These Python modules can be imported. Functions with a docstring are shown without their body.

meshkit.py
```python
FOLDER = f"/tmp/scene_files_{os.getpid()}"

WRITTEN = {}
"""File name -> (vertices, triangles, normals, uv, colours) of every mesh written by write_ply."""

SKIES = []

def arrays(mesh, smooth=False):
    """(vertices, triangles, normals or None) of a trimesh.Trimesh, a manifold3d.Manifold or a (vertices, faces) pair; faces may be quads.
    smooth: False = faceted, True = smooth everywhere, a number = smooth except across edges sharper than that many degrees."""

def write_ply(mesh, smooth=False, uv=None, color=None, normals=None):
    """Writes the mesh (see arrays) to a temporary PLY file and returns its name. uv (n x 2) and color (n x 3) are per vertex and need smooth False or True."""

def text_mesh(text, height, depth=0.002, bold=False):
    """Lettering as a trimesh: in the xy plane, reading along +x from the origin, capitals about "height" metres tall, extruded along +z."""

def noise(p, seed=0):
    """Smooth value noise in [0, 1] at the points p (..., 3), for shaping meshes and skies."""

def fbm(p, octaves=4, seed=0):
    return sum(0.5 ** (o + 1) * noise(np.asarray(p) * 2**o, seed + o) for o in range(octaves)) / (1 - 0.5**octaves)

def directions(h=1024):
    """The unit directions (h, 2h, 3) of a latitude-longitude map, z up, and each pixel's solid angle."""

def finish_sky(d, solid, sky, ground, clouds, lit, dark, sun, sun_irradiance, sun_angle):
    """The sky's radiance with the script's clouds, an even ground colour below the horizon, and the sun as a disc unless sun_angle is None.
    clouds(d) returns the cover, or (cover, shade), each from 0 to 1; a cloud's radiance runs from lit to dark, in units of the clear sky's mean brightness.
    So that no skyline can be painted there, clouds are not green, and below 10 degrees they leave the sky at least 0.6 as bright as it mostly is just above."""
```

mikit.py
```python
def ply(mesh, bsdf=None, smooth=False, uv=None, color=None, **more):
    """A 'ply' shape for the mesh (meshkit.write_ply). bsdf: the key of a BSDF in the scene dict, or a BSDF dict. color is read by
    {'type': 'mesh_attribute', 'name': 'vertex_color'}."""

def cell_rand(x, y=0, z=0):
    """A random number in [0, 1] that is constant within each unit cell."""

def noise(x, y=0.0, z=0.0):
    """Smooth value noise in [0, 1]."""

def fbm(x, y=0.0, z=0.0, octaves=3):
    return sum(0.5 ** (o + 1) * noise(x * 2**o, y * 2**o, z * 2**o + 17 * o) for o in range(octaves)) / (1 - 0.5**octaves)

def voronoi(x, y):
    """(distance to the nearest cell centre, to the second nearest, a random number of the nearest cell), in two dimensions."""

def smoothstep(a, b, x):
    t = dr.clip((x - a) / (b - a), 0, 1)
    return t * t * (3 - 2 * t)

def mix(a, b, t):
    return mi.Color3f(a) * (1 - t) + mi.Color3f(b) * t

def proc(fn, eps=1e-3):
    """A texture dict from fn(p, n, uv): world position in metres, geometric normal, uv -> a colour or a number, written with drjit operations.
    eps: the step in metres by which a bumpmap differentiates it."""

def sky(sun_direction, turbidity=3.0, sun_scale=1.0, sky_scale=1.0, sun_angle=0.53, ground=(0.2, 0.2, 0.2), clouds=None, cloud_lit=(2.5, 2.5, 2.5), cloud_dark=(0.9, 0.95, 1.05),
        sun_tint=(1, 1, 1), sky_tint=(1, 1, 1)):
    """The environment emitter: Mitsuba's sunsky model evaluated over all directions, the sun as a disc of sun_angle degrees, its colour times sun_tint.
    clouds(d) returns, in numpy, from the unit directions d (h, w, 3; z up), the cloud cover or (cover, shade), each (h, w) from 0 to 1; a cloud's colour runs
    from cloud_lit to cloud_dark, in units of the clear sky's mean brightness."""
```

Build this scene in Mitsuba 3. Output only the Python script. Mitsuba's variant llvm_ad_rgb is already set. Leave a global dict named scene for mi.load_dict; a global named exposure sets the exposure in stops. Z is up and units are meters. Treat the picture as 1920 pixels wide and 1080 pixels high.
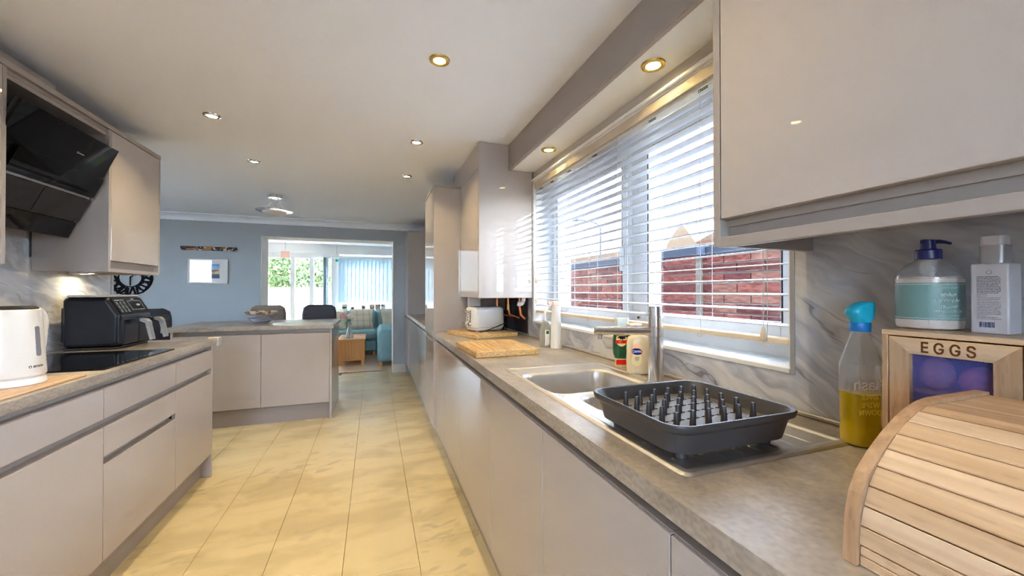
import math
import numpy as np
import trimesh
import shapely
from shapely import affinity
from shapely.geometry import Polygon, box as sbox
import drjit as dr
import mitsuba as mi
import mikit
import meshkit

T = mi.ScalarTransform4f
scene, labels = {"type": "scene"}, {}
rng = np.random.default_rng(7)

# ------------------------------------------------------------------ camera, sky, sun, exposure
YAW, PITCH, EYE = math.radians(19.475), math.radians(0.463), 1.23
FWD = [math.sin(YAW) * math.cos(PITCH), math.cos(YAW) * math.cos(PITCH), math.sin(PITCH)]
scene["camera"] = {"type": "perspective", "fov_axis": "x", "fov": math.degrees(2 * math.atan(960 / 730.08)), "near_clip": 0.02, "far_clip": 500.0,
                   "to_world": T().look_at(origin=[0, 0, EYE], target=[FWD[0], FWD[1], EYE + FWD[2]], up=[0, 0, 1])}
SUN = [-0.28, 0.80, 0.80]
scene["sky"] = mikit.sky(SUN, turbidity=3.0, sun_scale=6.0, sky_scale=64.0, sun_angle=2.5, ground=(0.30, 0.29, 0.27), sky_tint=(0.93, 1.0, 1.10),
                         clouds=lambda d: (0.35 + 0.6 * np.clip(meshkit.fbm(d * 3.0, 4, 3) * 1.6 - 0.35, 0, 1) * (1 - 0.3 * d[..., 2]), 0.15 + 0 * d[..., 2]),
                         cloud_lit=(1.78, 1.95, 2.12), cloud_dark=(1.15, 1.3, 1.45))
exposure = 1.38
DOWN = 1.12          # strength of the ceiling downlights
WARM = (1.0, 0.78, 0.44)


# ------------------------------------------------------------------ helpers
def lin(*c):
    c = np.array(c, float) / 255
    return [float(x) for x in np.where(c <= 0.04045, c / 12.92, ((c + 0.055) / 1.055) ** 2.4)]


def rgb(c):
    return {"type": "rgb", "value": list(map(float, c))}


def mat(name, d, two=True):
    scene[name] = {"type": "twosided", "bsdf": d} if two else d
    return name


def matte(name, *c):
    return mat(name, {"type": "diffuse", "reflectance": rgb(lin(*c))})


def gloss(name, c, alpha=0.05):
    return mat(name, {"type": "roughplastic", "distribution": "ggx", "alpha": alpha, "int_ior": 1.5, "diffuse_reflectance": rgb(lin(*c)) if isinstance(c, tuple) else c})


def metal(name, c, alpha, bump=None):
    return mat(name, {"type": "roughconductor", "distribution": "ggx", "alpha": alpha, "material": "none", "specular_reflectance": rgb(lin(*c))})


def num(key):
    if key not in scene and key not in labels:
        return key
    k = 1
    while f"{key}_{k:03d}" in scene or f"{key}_{k:03d}" in labels:
        k += 1
    return f"{key}_{k:03d}"


def thing(name, label, cat, group=None):
    key = num(name)
    labels[key] = {"label": label, "category": cat}
    if group:
        labels[key]["group"] = group
    return key


def put(key, mesh, bsdf, smooth=30, **lab):
    scene[key] = mesh if isinstance(mesh, dict) else mikit.ply(mesh, bsdf, smooth=smooth)
    if lab:
        labels.setdefault(key, {}).update(lab)
    return key


def part(root, name, mesh, bsdf, smooth=30, label=None, **lab):
    key = num(f"{root}__{name}")
    if label:
        lab["label"] = label
    return put(key, mesh, bsdf, smooth, **lab)


def single(name, mesh, bsdf, label, cat, group=None, smooth=30):
    key = thing(name, label, cat, group)
    return put(key, mesh, bsdf, smooth)


def struct(name, mesh, bsdf, smooth=False, label=None, cat=None):
    if mesh is not None:
        put(name, mesh, bsdf, smooth)
    labels[name] = {"kind": "structure"}
    if label:
        labels[name]["label"] = label
    if cat:
        labels[name]["category"] = cat
    return name


cat_ = trimesh.util.concatenate


def bx(x0, x1, y0, y1, z0, z1, r=0.0):
    """A box between two corners; r chamfers its edges."""
    x0, x1, y0, y1, z0, z1 = min(x0, x1), max(x0, x1), min(y0, y1), max(y0, y1), min(z0, z1), max(z0, z1)
    if r <= 0:
        m = trimesh.creation.box((x1 - x0, y1 - y0, z1 - z0))
        m.apply_translation(((x0 + x1) / 2, (y0 + y1) / 2, (z0 + z1) / 2))
        return m
    r = min(r, 0.49 * min(x1 - x0, y1 - y0, z1 - z0))
    lo, hi = np.array([x0, y0, z0]), np.array([x1, y1, z1])
    pts = []
    for s in np.ndindex(2, 2, 2):
        c = np.where(s, hi, lo)
        sg = np.where(s, -1, 1)
        for k in range(3):
            p = c + sg * r
            p[k] = c[k]
            pts.append(p)
    return trimesh.convex.convex_hull(np.array(pts))


def rbox(x0, x1, y0, y1, z0, z1, r, n=10):
    """A box with rounded edges (hull of eight balls)."""
    ball = trimesh.creation.uv_sphere(r, count=[n, n]).vertices
    pts = [ball + np.array([a, b, c]) for a in (x0 + r, x1 - r) for b in (y0 + r, y1 - r) for c in (z0 + r, z1 - r)]
    return trimesh.convex.convex_hull(np.vstack(pts))


def cyl(p, r, h, n=32, axis="z", r2=None, ch=0.0):
    """A cylinder (or cone) standing on p along +axis, its ends chamfered by ch."""
    r2 = r if r2 is None else r2
    prof = [(0, 0), (r - ch, 0), (r, ch), (r2, h - ch), (r2 - ch, h), (0, h)] if ch else [(0, 0), (r, 0), (r2, h), (0, h)]
    m = trimesh.creation.revolve(np.array(prof), sections=n)
    if axis == "x":
        m.apply_transform(trimesh.transformations.rotation_matrix(math.pi / 2, [0, 1, 0]))
    elif axis == "y":
        m.apply_transform(trimesh.transformations.rotation_matrix(-math.pi / 2, [1, 0, 0]))
    m.apply_translation(p)
    return m


def lathe(prof, loc=(0, 0, 0), n=40):
    m = trimesh.creation.revolve(np.array(prof, float), sections=n)
    m.apply_translation(loc)
    return m


def tube(pts, r, n=10, caps=True):
    """A round tube along the points; r may vary per point."""
    P = np.array(pts, float)
    R = np.full(len(P), r) if np.isscalar(r) else np.array(r, float)
    t = np.gradient(P, axis=0)
    t /= np.linalg.norm(t, axis=1, keepdims=True) + 1e-12
    u = np.cross(t[0], [0, 0, 1.0])
    if np.linalg.norm(u) < 0.1:
        u = np.cross(t[0], [1.0, 0, 0])
    rings = []
    for k in range(len(P)):
        u = u - t[k] * (u @ t[k])
        u /= np.linalg.norm(u)
        w = np.cross(t[k], u)
        a = np.arange(n) / n * 2 * math.pi
        rings.append(P[k] + R[k] * (np.cos(a)[:, None] * u + np.sin(a)[:, None] * w))
    V = np.vstack(rings + [P[:1], P[-1:]])
    F = []
    for k in range(len(P) - 1):
        for i in range(n):
            a, b, c, d = k * n + i, k * n + (i + 1) % n, (k + 1) * n + (i + 1) % n, (k + 1) * n + i
            F += [(a, b, c), (a, c, d)]
    if caps:
        e = len(P) * n
        for i in range(n):
            F += [(e, (i + 1) % n, i), (e + 1, (len(P) - 1) * n + i, (len(P) - 1) * n + (i + 1) % n)]
    m = trimesh.Trimesh(V, F, process=False)
    if m.volume < 0:
        m.invert()
    return m


def spline(pts, n=24):
    from scipy.interpolate import CubicSpline
    P = np.array(pts, float)
    s = np.r_[0, np.cumsum(np.linalg.norm(np.diff(P, axis=0), axis=1))]
    return CubicSpline(s, P)(np.linspace(0, s[-1], n))


def frame(origin, right, up):
    """The 4 x 4 matrix that takes the xy plane to the plane spanned by right and up."""
    r, u = np.array(right, float), np.array(up, float)
    r /= np.linalg.norm(r)
    u = u - r * (u @ r)
    u /= np.linalg.norm(u)
    M = np.eye(4)
    M[:3, 0], M[:3, 1], M[:3, 2], M[:3, 3] = r, u, np.cross(r, u), origin
    return M


def on(mesh, origin, right, up):
    m = mesh.copy()
    m.apply_transform(frame(origin, right, up))
    return m


def ext(poly, h):
    ms = [trimesh.creation.extrude_polygon(g, h, engine="earcut") for g in getattr(poly, "geoms", [poly])]
    return cat_(ms) if len(ms) > 1 else ms[0]


def ext_yz(poly, x0, x1):
    """A polygon in (y, z), extruded from x0 to x1."""
    m = ext(poly, x1 - x0)
    m.apply_transform(frame((x0, 0, 0), (0, 1, 0), (0, 0, 1)))
    return m


def ext_xz(poly, y0, y1):
    """A polygon in (x, z), extruded from y1 back to y0."""
    m = ext(poly, y1 - y0)
    m.apply_transform(frame((0, y1, 0), (1, 0, 0), (0, 0, 1)))
    return m


def ext_xy(poly, z0, z1):
    m = ext(poly, z1 - z0)
    m.apply_translation((0, 0, z0))
    return m


def rrect(x0, x1, y0, y1, r, q=6):
    return sbox(x0 + r, y0 + r, x1 - r, y1 - r).buffer(r, quad_segs=q)


def turn(mesh, loc, deg=0.0):
    m = mesh.copy()
    m.apply_transform(trimesh.transformations.rotation_matrix(math.radians(deg), [0, 0, 1]))
    m.apply_translation(loc)
    return m


def loft(rings, close=True):
    """A skin over rings of equal length; close adds caps fanned from the rings' middles."""
    n = len(rings[0])
    V = [np.asarray(r, float) for r in rings]
    F = []
    for k in range(len(rings) - 1):
        for i in range(n):
            a, b, c, d = k * n + i, k * n + (i + 1) % n, (k + 1) * n + (i + 1) % n, (k + 1) * n + i
            F += [(a, b, c), (a, c, d)]
    if close:
        e = n * len(rings)
        V += [V[0].mean(0, keepdims=True), V[-1].mean(0, keepdims=True)]
        for i in range(n):
            F += [(e, (i + 1) % n, i), (e + 1, n * (len(rings) - 1) + i, n * (len(rings) - 1) + (i + 1) % n)]
    m = trimesh.Trimesh(np.vstack(V), F, process=False)
    if close and m.volume < 0:
        m.invert()
    return m


def ring(cx, cy, hx, hy, r, z, q=8):
    """A rounded rectangle as a closed ring of points at height z."""
    pts = []
    for sx, sy, a0 in ((1, 1, 0), (-1, 1, 90), (-1, -1, 180), (1, -1, 270)):
        for a in np.radians(np.linspace(a0, a0 + 90, q)):
            pts.append((cx + sx * (hx - r) + r * math.cos(a), cy + sy * (hy - r) + r * math.sin(a), z))
    return np.array(pts)


def wrap(mesh, cx, cy, r, z0, a0):
    """Bends a mesh of the xy plane (y up) round a standing cylinder; a0: the angle (degrees) of its x = 0, reading seen from outside."""
    m = mesh.copy()
    v = np.array(m.vertices)
    a = math.radians(a0) + v[:, 0] / r
    m.vertices = np.c_[cx + (r + v[:, 2]) * np.cos(a), cy + (r + v[:, 2]) * np.sin(a), z0 + v[:, 1]]
    return m


# ------------------------------------------------------------------ materials
def px(p):
    return p.x, p.y, p.z


def f_marble(p, n, uv):
    x, y, z = px(p)
    y = dr.select(x < 0, -y, y)      # veins fall towards the camera on both walls
    w = mikit.fbm(y * 5, z * 7, 4.0, 3) - 0.5
    u = z - y * 0.42
    t = y + z * 0.42
    a = mikit.fbm(t * 3.0 + w, u * 13 + w * 2.2, 1.0, 4)
    w2 = mikit.fbm(t * 4.5, u * 11, 13.0, 4) - 0.5
    g1, g2 = u * 5.0 + w * 0.9 + w2 * 0.7, u * 8.3 + t * 0.9 + w * 1.1 - w2 * 0.8
    v1 = mikit.smoothstep(0.030, 0.0, dr.abs(g1 - dr.floor(g1) - 0.5))
    v2 = mikit.smoothstep(0.030, 0.0, dr.abs(g2 - dr.floor(g2) - 0.5))
    st = mikit.fbm(t * 5.0 + w2, u * 46 + w * 5 + w2 * 5, 31.0, 4)
    k = mikit.smoothstep(0.38, 0.64, mikit.fbm(t * 4.0, u * 6, 3.0, 3))
    c = mikit.mix(lin(150, 149, 152), lin(206, 205, 204), mikit.smoothstep(0.30, 0.70, 0.6 * a + 0.4 * st))
    band = mikit.smoothstep(0.16, 0.0, dr.abs(g1 - dr.floor(g1) - 0.5)) * mikit.smoothstep(0.45, 0.60, st)
    dark = dr.minimum(v1 * 0.75 + 0.5 * v2 + 0.55 * band, 1) * k * mikit.smoothstep(0.30, 0.55, st)
    return mikit.mix(c, lin(98, 95, 100), dark * 0.85)


def f_worktop(p, n, uv):
    x, y, z = px(p)
    a = mikit.fbm(x * 6, y * 3, z * 6, 4)
    s = mikit.noise(x * 160, y * 160, z * 160)
    st = mikit.fbm(x * 22, y * 10, z * 30, 4)
    c = mikit.mix(lin(140, 130, 119), lin(170, 159, 146), mikit.smoothstep(0.3, 0.7, a * 0.5 + st * 0.5))
    return c * (0.84 + 0.32 * s)


def f_floor(p, n, uv):
    x, y, z = px(p)
    w = mikit.fbm(x * 3, y * 3, 1.0, 3)
    a = mikit.fbm(x * 4 + w * 2, y * 9 + w, 5.0, 4)
    vein = mikit.smoothstep(0.60, 0.74, mikit.fbm(x * 9 + y * 4 + w * 2, y * 26 - x * 10 + w * 3, 2.0, 4)) * mikit.smoothstep(0.5, 0.68, mikit.fbm(x * 2.5, y * 2.5, 8.0, 2))
    t = mikit.cell_rand((x + 10.206) / 0.325, dr.floor((y + 5.05) / 0.65))
    c = mikit.mix(lin(197, 178, 134), lin(212, 193, 148), mikit.smoothstep(0.3, 0.7, a)) * (0.965 + 0.06 * t)
    return mikit.mix(c, lin(150, 136, 116), vein * 0.32)


def wood(c0, c1, axis, scale=1.0, tone=0.0):
    def f(p, n, uv):
        q = px(p)
        a, b = [q[k] for k in range(3) if k != axis]
        t = q[axis]
        w = mikit.fbm(t * 2.2 * scale, a * 9 * scale, b * 9 * scale, 3)
        g = mikit.fbm(t * 5 * scale, a * 110 * scale + w * 6, b * 110 * scale + w * 6, 3)
        fl = mikit.smoothstep(0.66, 0.80, mikit.noise(t * 60 * scale, a * 240 * scale, b * 240 * scale))
        c = mikit.mix(c0, c1, mikit.smoothstep(0.25, 0.75, 0.55 * g + 0.45 * w))
        return c * (1 - 0.10 * fl)
    return f


def f_brick(c0, c1):
    def f(p, n, uv):
        x, y, z = px(p)
        return mikit.mix(c0, c1, mikit.smoothstep(0.25, 0.75, mikit.fbm(x * 40, y * 26, z * 60, 4)))
    return f


def f_plaid(p, n, uv):
    x, y, z = px(p)
    u, v = (x + y * 0.2) * 8.5, z * 8.5
    a, b = u - dr.floor(u), v - dr.floor(v)
    s = mikit.smoothstep(0.30, 0.34, a) * mikit.smoothstep(0.62, 0.58, a)
    t = mikit.smoothstep(0.30, 0.34, b) * mikit.smoothstep(0.62, 0.58, b)
    c = mikit.mix(lin(233, 216, 190), lin(190, 190, 188), 0.55 * s + 0.45 * t)
    return c * (0.95 + 0.1 * mikit.noise(x * 300, y * 300, z * 300))


def f_print(p, n, uv):
    x, z = p.x, p.z
    h = (z - 1.395) / 0.19
    w = mikit.fbm(x * 14, z * 30, 2.0, 4)
    c = mikit.mix(lin(66, 78, 110), lin(214, 196, 150), mikit.smoothstep(0.28, 0.34, h))
    c = mikit.mix(c, lin(120, 92, 58), mikit.smoothstep(0.45, 0.6, w) * mikit.smoothstep(0.3, 0.36, h))
    return mikit.mix(c, mikit.mix(lin(176, 200, 226), lin(78, 128, 196), mikit.smoothstep(0.7, 1.0, h)), mikit.smoothstep(0.60, 0.66, h + 0.12 * (w - 0.5)))


def f_sign(p, n, uv):
    x, z = p.x, p.z
    a = mikit.noise(x * 55, z * 60)
    b = mikit.noise(x * 30, z * 40, 4.0)
    c = mikit.mix(lin(60, 58, 62), lin(196, 188, 180), mikit.smoothstep(0.62, 0.7, a))
    return mikit.mix(c, lin(150, 104, 62), mikit.smoothstep(0.62, 0.72, b))


def f_photo(p, n, uv):
    x, z = p.x, p.z
    a = mikit.noise(x * 26, z * 20, 3.0)
    b = mikit.noise(x * 18 + 5, z * 24, 7.0)
    c = mikit.mix(lin(226, 212, 192), lin(196, 160, 134), mikit.smoothstep(0.5, 0.62, a))
    return mikit.mix(c, lin(70, 60, 60), mikit.smoothstep(0.66, 0.72, b))


def f_bowl(p, n, uv):
    a = mikit.fbm(p.x * 10, p.y * 10, p.z * 190, 3)
    b = mikit.smoothstep(1.005, 1.02, p.z + 0.012 * mikit.noise(p.x * 60, p.y * 60))
    c = mikit.mix(lin(92, 94, 108), lin(170, 172, 182), mikit.smoothstep(0.35, 0.7, a))
    return mikit.mix(c, mikit.mix(lin(120, 88, 52), lin(214, 200, 180), mikit.smoothstep(0.4, 0.6, mikit.noise(p.x * 40, p.y * 40, 3.0))), b)


def f_drawing(p, n, uv):
    y, z = p.y, p.z
    a = mikit.noise(y * 22, z * 22, 1.0)
    b = mikit.noise(y * 22, z * 22, 6.0)
    c = mikit.mix(lin(236, 232, 222), lin(214, 120, 96), mikit.smoothstep(0.6, 0.66, a))
    return mikit.mix(c, mikit.mix(lin(96, 130, 196), lin(232, 206, 96), mikit.cell_rand(y * 9, z * 9)), mikit.smoothstep(0.62, 0.68, b))


def proc(fn):
    return mikit.proc(fn)


mat("gloss_cashmere", {"type": "plastic", "int_ior": 1.5, "diffuse_reflectance": rgb(lin(174, 165, 159))})
matte("carcass_taupe", 150, 138, 128)
gloss("satin_cashmere", (168, 158, 151), 0.16)
gloss("rail_taupe", (150, 140, 132), 0.12)
mat("marble", {"type": "roughplastic", "alpha": 0.12, "diffuse_reflectance": proc(f_marble)})
mat("worktop_laminate", {"type": "roughplastic", "alpha": 0.17, "int_ior": 1.8, "diffuse_reflectance": proc(f_worktop)})
mat("floor_tile", {"type": "roughplastic", "alpha": 0.17, "diffuse_reflectance": proc(f_floor)})
matte("grout", 112, 98, 78)
matte("paint_ceiling", 234, 238, 244)
matte("paint_wall", 158, 163, 166)
matte("paint_white", 236, 236, 234)
gloss("upvc_white", (238, 240, 241), 0.12)
gloss("blind_white", (218, 221, 224), 0.25)
matte("blind_cream", 214, 196, 168)
matte("gasket", 50, 54, 60)
mat("pane_glass", {"type": "thindielectric", "int_ior": 1.5}, two=False)
mat("clear_glass", {"type": "dielectric", "int_ior": 1.5}, two=False)
metal("steel_brushed", (206, 200, 192), 0.20)
metal("chrome", (226, 224, 222), 0.03)
metal("aluminium", (190, 190, 192), 0.28)
metal("copper", (206, 130, 90), 0.2)
metal("brass", (206, 178, 110), 0.2)
gloss("black_plastic", (22, 23, 27), 0.18)
mat("black_glass", {"type": "plastic", "int_ior": 1.36, "diffuse_reflectance": rgb(lin(6, 6, 8))})
mat("grey_glass", {"type": "plastic", "int_ior": 1.42, "diffuse_reflectance": rgb(lin(34, 32, 31))})
gloss("rack_grey", (64, 61, 60), 0.15)
matte("black_matte", 24, 24, 26)
matte("dark_matte", 40, 34, 34)
gloss("white_plastic", (240, 240, 238), 0.08)
gloss("cream_enamel", (226, 226, 220), 0.06)
mat("beech_y", {"type": "roughplastic", "alpha": 0.25, "diffuse_reflectance": proc(wood(lin(186, 148, 110), lin(216, 182, 144), 1))})
mat("beech_z", {"type": "roughplastic", "alpha": 0.3, "diffuse_reflectance": proc(wood(lin(170, 130, 94), lin(200, 162, 124), 2))})
mat("beech_pale", {"type": "roughplastic", "alpha": 0.25, "diffuse_reflectance": proc(wood(lin(200, 164, 128), lin(226, 196, 162), 1, 0.8))})
mat("board_wood", {"type": "roughplastic", "alpha": 0.3, "diffuse_reflectance": proc(wood(lin(178, 134, 78), lin(218, 182, 122), 1))})
mat("oak_z", {"type": "roughplastic", "alpha": 0.3, "diffuse_reflectance": proc(wood(lin(190, 126, 62), lin(214, 152, 84), 2, 0.5))})
mat("oak_plank", {"type": "roughplastic", "alpha": 0.25, "diffuse_reflectance": proc(wood(lin(196, 164, 128), lin(224, 196, 162), 0, 0.35))})
for i, (a, b) in enumerate((((90, 50, 46), (122, 74, 68)), ((100, 58, 52), (130, 82, 74)), ((72, 42, 42), (100, 60, 58)), ((104, 70, 63), (132, 96, 86)))):
    mat(f"brick_{i}", {"type": "diffuse", "reflectance": proc(f_brick(lin(*a), lin(*b)))})
matte("mortar", 112, 104, 96)
matte("coping", 66, 72, 84)
matte("teal_fabric", 126, 158, 160)
mat("plaid", {"type": "diffuse", "reflectance": proc(f_plaid)})
matte("cream_fabric", 224, 210, 188)
matte("taupe_fabric", 122, 108, 98)
gloss("black_leather", (44, 42, 48), 0.3)
matte("hedge_dark", 104, 120, 96)
for i, c in enumerate(((164, 180, 138), (192, 200, 152), (138, 158, 122))):
    mat(f"leaf_{i}", {"type": "principledthin", "base_color": rgb(lin(*c)), "roughness": 0.5, "diff_trans": 0.8, "spec_trans": 0.0}, two=False)
mat("blind_fabric", {"type": "principledthin", "base_color": rgb(lin(188, 200, 206)), "roughness": 0.8, "diff_trans": 1.0, "spec_trans": 0.0}, two=False)
matte("roof_tile", 47, 40, 33)
matte("render_cream", 72, 61, 50)
matte("house_brick", 66, 48, 41)
matte("fence_wood", 132, 130, 128)
matte("patio", 196, 190, 182)
matte("grass", 110, 130, 80)
matte("tarmac", 92, 92, 92)
matte("steel_grey", 150, 158, 166)
matte("lamp_grey", 48, 52, 56)


# ------------------------------------------------------------------ the room shell
H = 2.232            # ceiling height
XR, XL = 1.043, -1.616   # faces of the right and the left splashback
YB, YF = 6.14, 9.2   # back wall of the kitchen, far wall of the living room
WY0, WY1, WZ0, WZ1 = 0.729, 2.512, 1.022, 1.992   # window opening

# kitchen floor: slab and tiles
put("floor", bx(-3.7, 1.25, -1.3, 6.40, -0.12, -0.006), "grout", False)
labels["floor"] = {"kind": "structure", "label": "cream stone-effect tiled kitchen floor", "category": "floor"}
tile = mikit.ply(bx(0.0008, 0.3242, 0.0008, 0.6492, -0.006, 0.0, 0.0012), "floor_tile", smooth=False)
for i in range(-8, 4):
    off = {-1: 0.0, 0: 0.0, -2: 0.51, -3: 0.49}.get(i, 0.17 * (i % 4))
    for j in range(-2, 9):
        x, y = -0.129 + 0.325 * i, 0.49 + 0.65 * j + off
        if x < -1.75 and y < 2.9 or x > 0.9 or x < -2.8 or y > 5.9:
            continue
        part("floor", "tile", {**tile, "to_world": T().translate([x, y, 0.0])}, None)
# the strip of floor along the back wall and under the opening
part("floor", "threshold", bx(-1.45, 0.26, 6.40, 6.47, -0.1, 0.0), "oak_plank", False)
struct("floor_living", bx(-2.8, 1.3, 6.40, 9.3, -0.12, -0.008), "grout", False, "pale oak plank floor of the living room", "floor")
plank = mikit.ply(bx(0.001, 1.199, 0.001, 0.189, -0.008, 0.0, 0.001), "oak_plank", smooth=False)
for j in range(15):
    for i in range(4):
        x, y = -2.9 + 1.2 * i - 0.4 * (j % 3), 6.47 + 0.19 * j
        if x < 1.2 and y < 9.05:
            part("floor_living", "plank", {**plank, "to_world": T().translate([x, y, 0.0])}, None)

struct("ceiling", bx(-3.9, 1.5, -1.4, 6.4, H, H + 0.2), "paint_ceiling", False, "plain white kitchen ceiling with recessed downlights", "ceiling")
struct("ceiling_living", bx(-2.9, 1.5, 6.4, 9.5, H, H + 0.2), "paint_ceiling", False, "white living room ceiling", "ceiling")

hole = sbox(-1.4, -0.1, 6.3, H) - sbox(WY0, WZ0, WY1, WZ1)
struct("wall_right", ext_yz(Polygon(sbox(-1.4, -0.1, 6.3, H).exterior, [sbox(WY0, WZ0, WY1, WZ1).exterior.coords]), XR + 0.0125, 1.34), matte("paint_beige", 196, 188, 178), False, "window wall above the sink", "wall")
struct("wall_left", bx(XL - 0.16, XL - 0.0105, -1.4, 3.31, -0.1, H), "paint_wall", False, "left kitchen wall behind the hob", "wall")
DW = (-3.60, 1.00, -2.90, 2.06)     # dining window in the front wall, mirrored in the framed print
struct("wall_dining_front", ext_xz(Polygon(sbox(-3.7, -0.1, XL - 0.16, H).exterior, [sbox(*DW).exterior.coords]), 3.17, 3.31), "paint_wall", False)
struct("window_3", None, None)
part("window_3", "frame", ext_xz(Polygon(sbox(*DW).exterior, [sbox(DW[0] + 0.06, DW[1] + 0.06, DW[2] - 0.06, DW[3] - 0.06).exterior.coords]), 3.19, 3.24), "upvc_white", False)
part("window_3", "sill", bx(DW[0], DW[2], 3.245, 3.34, DW[1], DW[1] + 0.02), "upvc_white", False)
for k in range(22):
    part("window_3", "blind_slat", bx(DW[0] + 0.01, DW[2] - 0.01, 3.255, 3.30, 1.04 + 0.045 * k, 1.043 + 0.045 * k), "blind_white", False)
part("window_3", "pane", on(trimesh.Trimesh([(0, 0, 0), (0.58, 0, 0), (0.58, 0.94, 0), (0, 0.94, 0)], [(0, 1, 2), (0, 2, 3)]), (DW[0] + 0.06, 3.215, DW[1] + 0.06), (1, 0, 0), (0, 0, 1)), "pane_glass", False)
LW = (3.40, 0.90, 4.30, 2.12)      # unseen dining window in the left wall, added to light the dining end
struct("wall_dining_left", ext_yz(Polygon(sbox(3.1, -0.1, 6.5, H).exterior, [sbox(*LW).exterior.coords]), -3.85, -3.7), "paint_wall", False)
struct("window_5", None, None)
part("window_5", "frame", ext_yz(Polygon(sbox(*LW).exterior, [sbox(LW[0] + 0.06, LW[1] + 0.06, LW[2] - 0.06, LW[3] - 0.06).exterior.coords]), -3.80, -3.74), "upvc_white", False)
part("window_5", "pane", on(trimesh.Trimesh([(0, 0, 0), (0.78, 0, 0), (0.78, 1.10, 0), (0, 1.10, 0)], [(0, 1, 2), (0, 2, 3)]), (-3.77, LW[0] + 0.06, LW[1] + 0.06), (0, 1, 0), (0, 0, 1)), "pane_glass", False)
BW = (-1.10, 0.95, -0.20, 2.10)      # unseen window behind the camera, added for neutral fill daylight
struct("wall_behind", ext_xz(Polygon(sbox(-1.9, -0.1, 1.4, H).exterior, [sbox(*BW).exterior.coords]), -1.5, -1.35), "paint_wall", False)
struct("window_4", None, None)
part("window_4", "frame", ext_xz(Polygon(sbox(*BW).exterior, [sbox(BW[0] + 0.06, BW[1] + 0.06, BW[2] - 0.06, BW[3] - 0.06).exterior.coords]), -1.46, -1.40), "upvc_white", False)
part("window_4", "pane", on(trimesh.Trimesh([(0, 0, 0), (0.78, 0, 0), (0.78, 1.03, 0), (0, 1.03, 0)], [(0, 1, 2), (0, 2, 3)]), (BW[0] + 0.06, -1.43, BW[1] + 0.06), (1, 0, 0), (0, 0, 1)), "pane_glass", False)
OX0, OX1, OZ = -1.454, 0.27, 1.982
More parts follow.
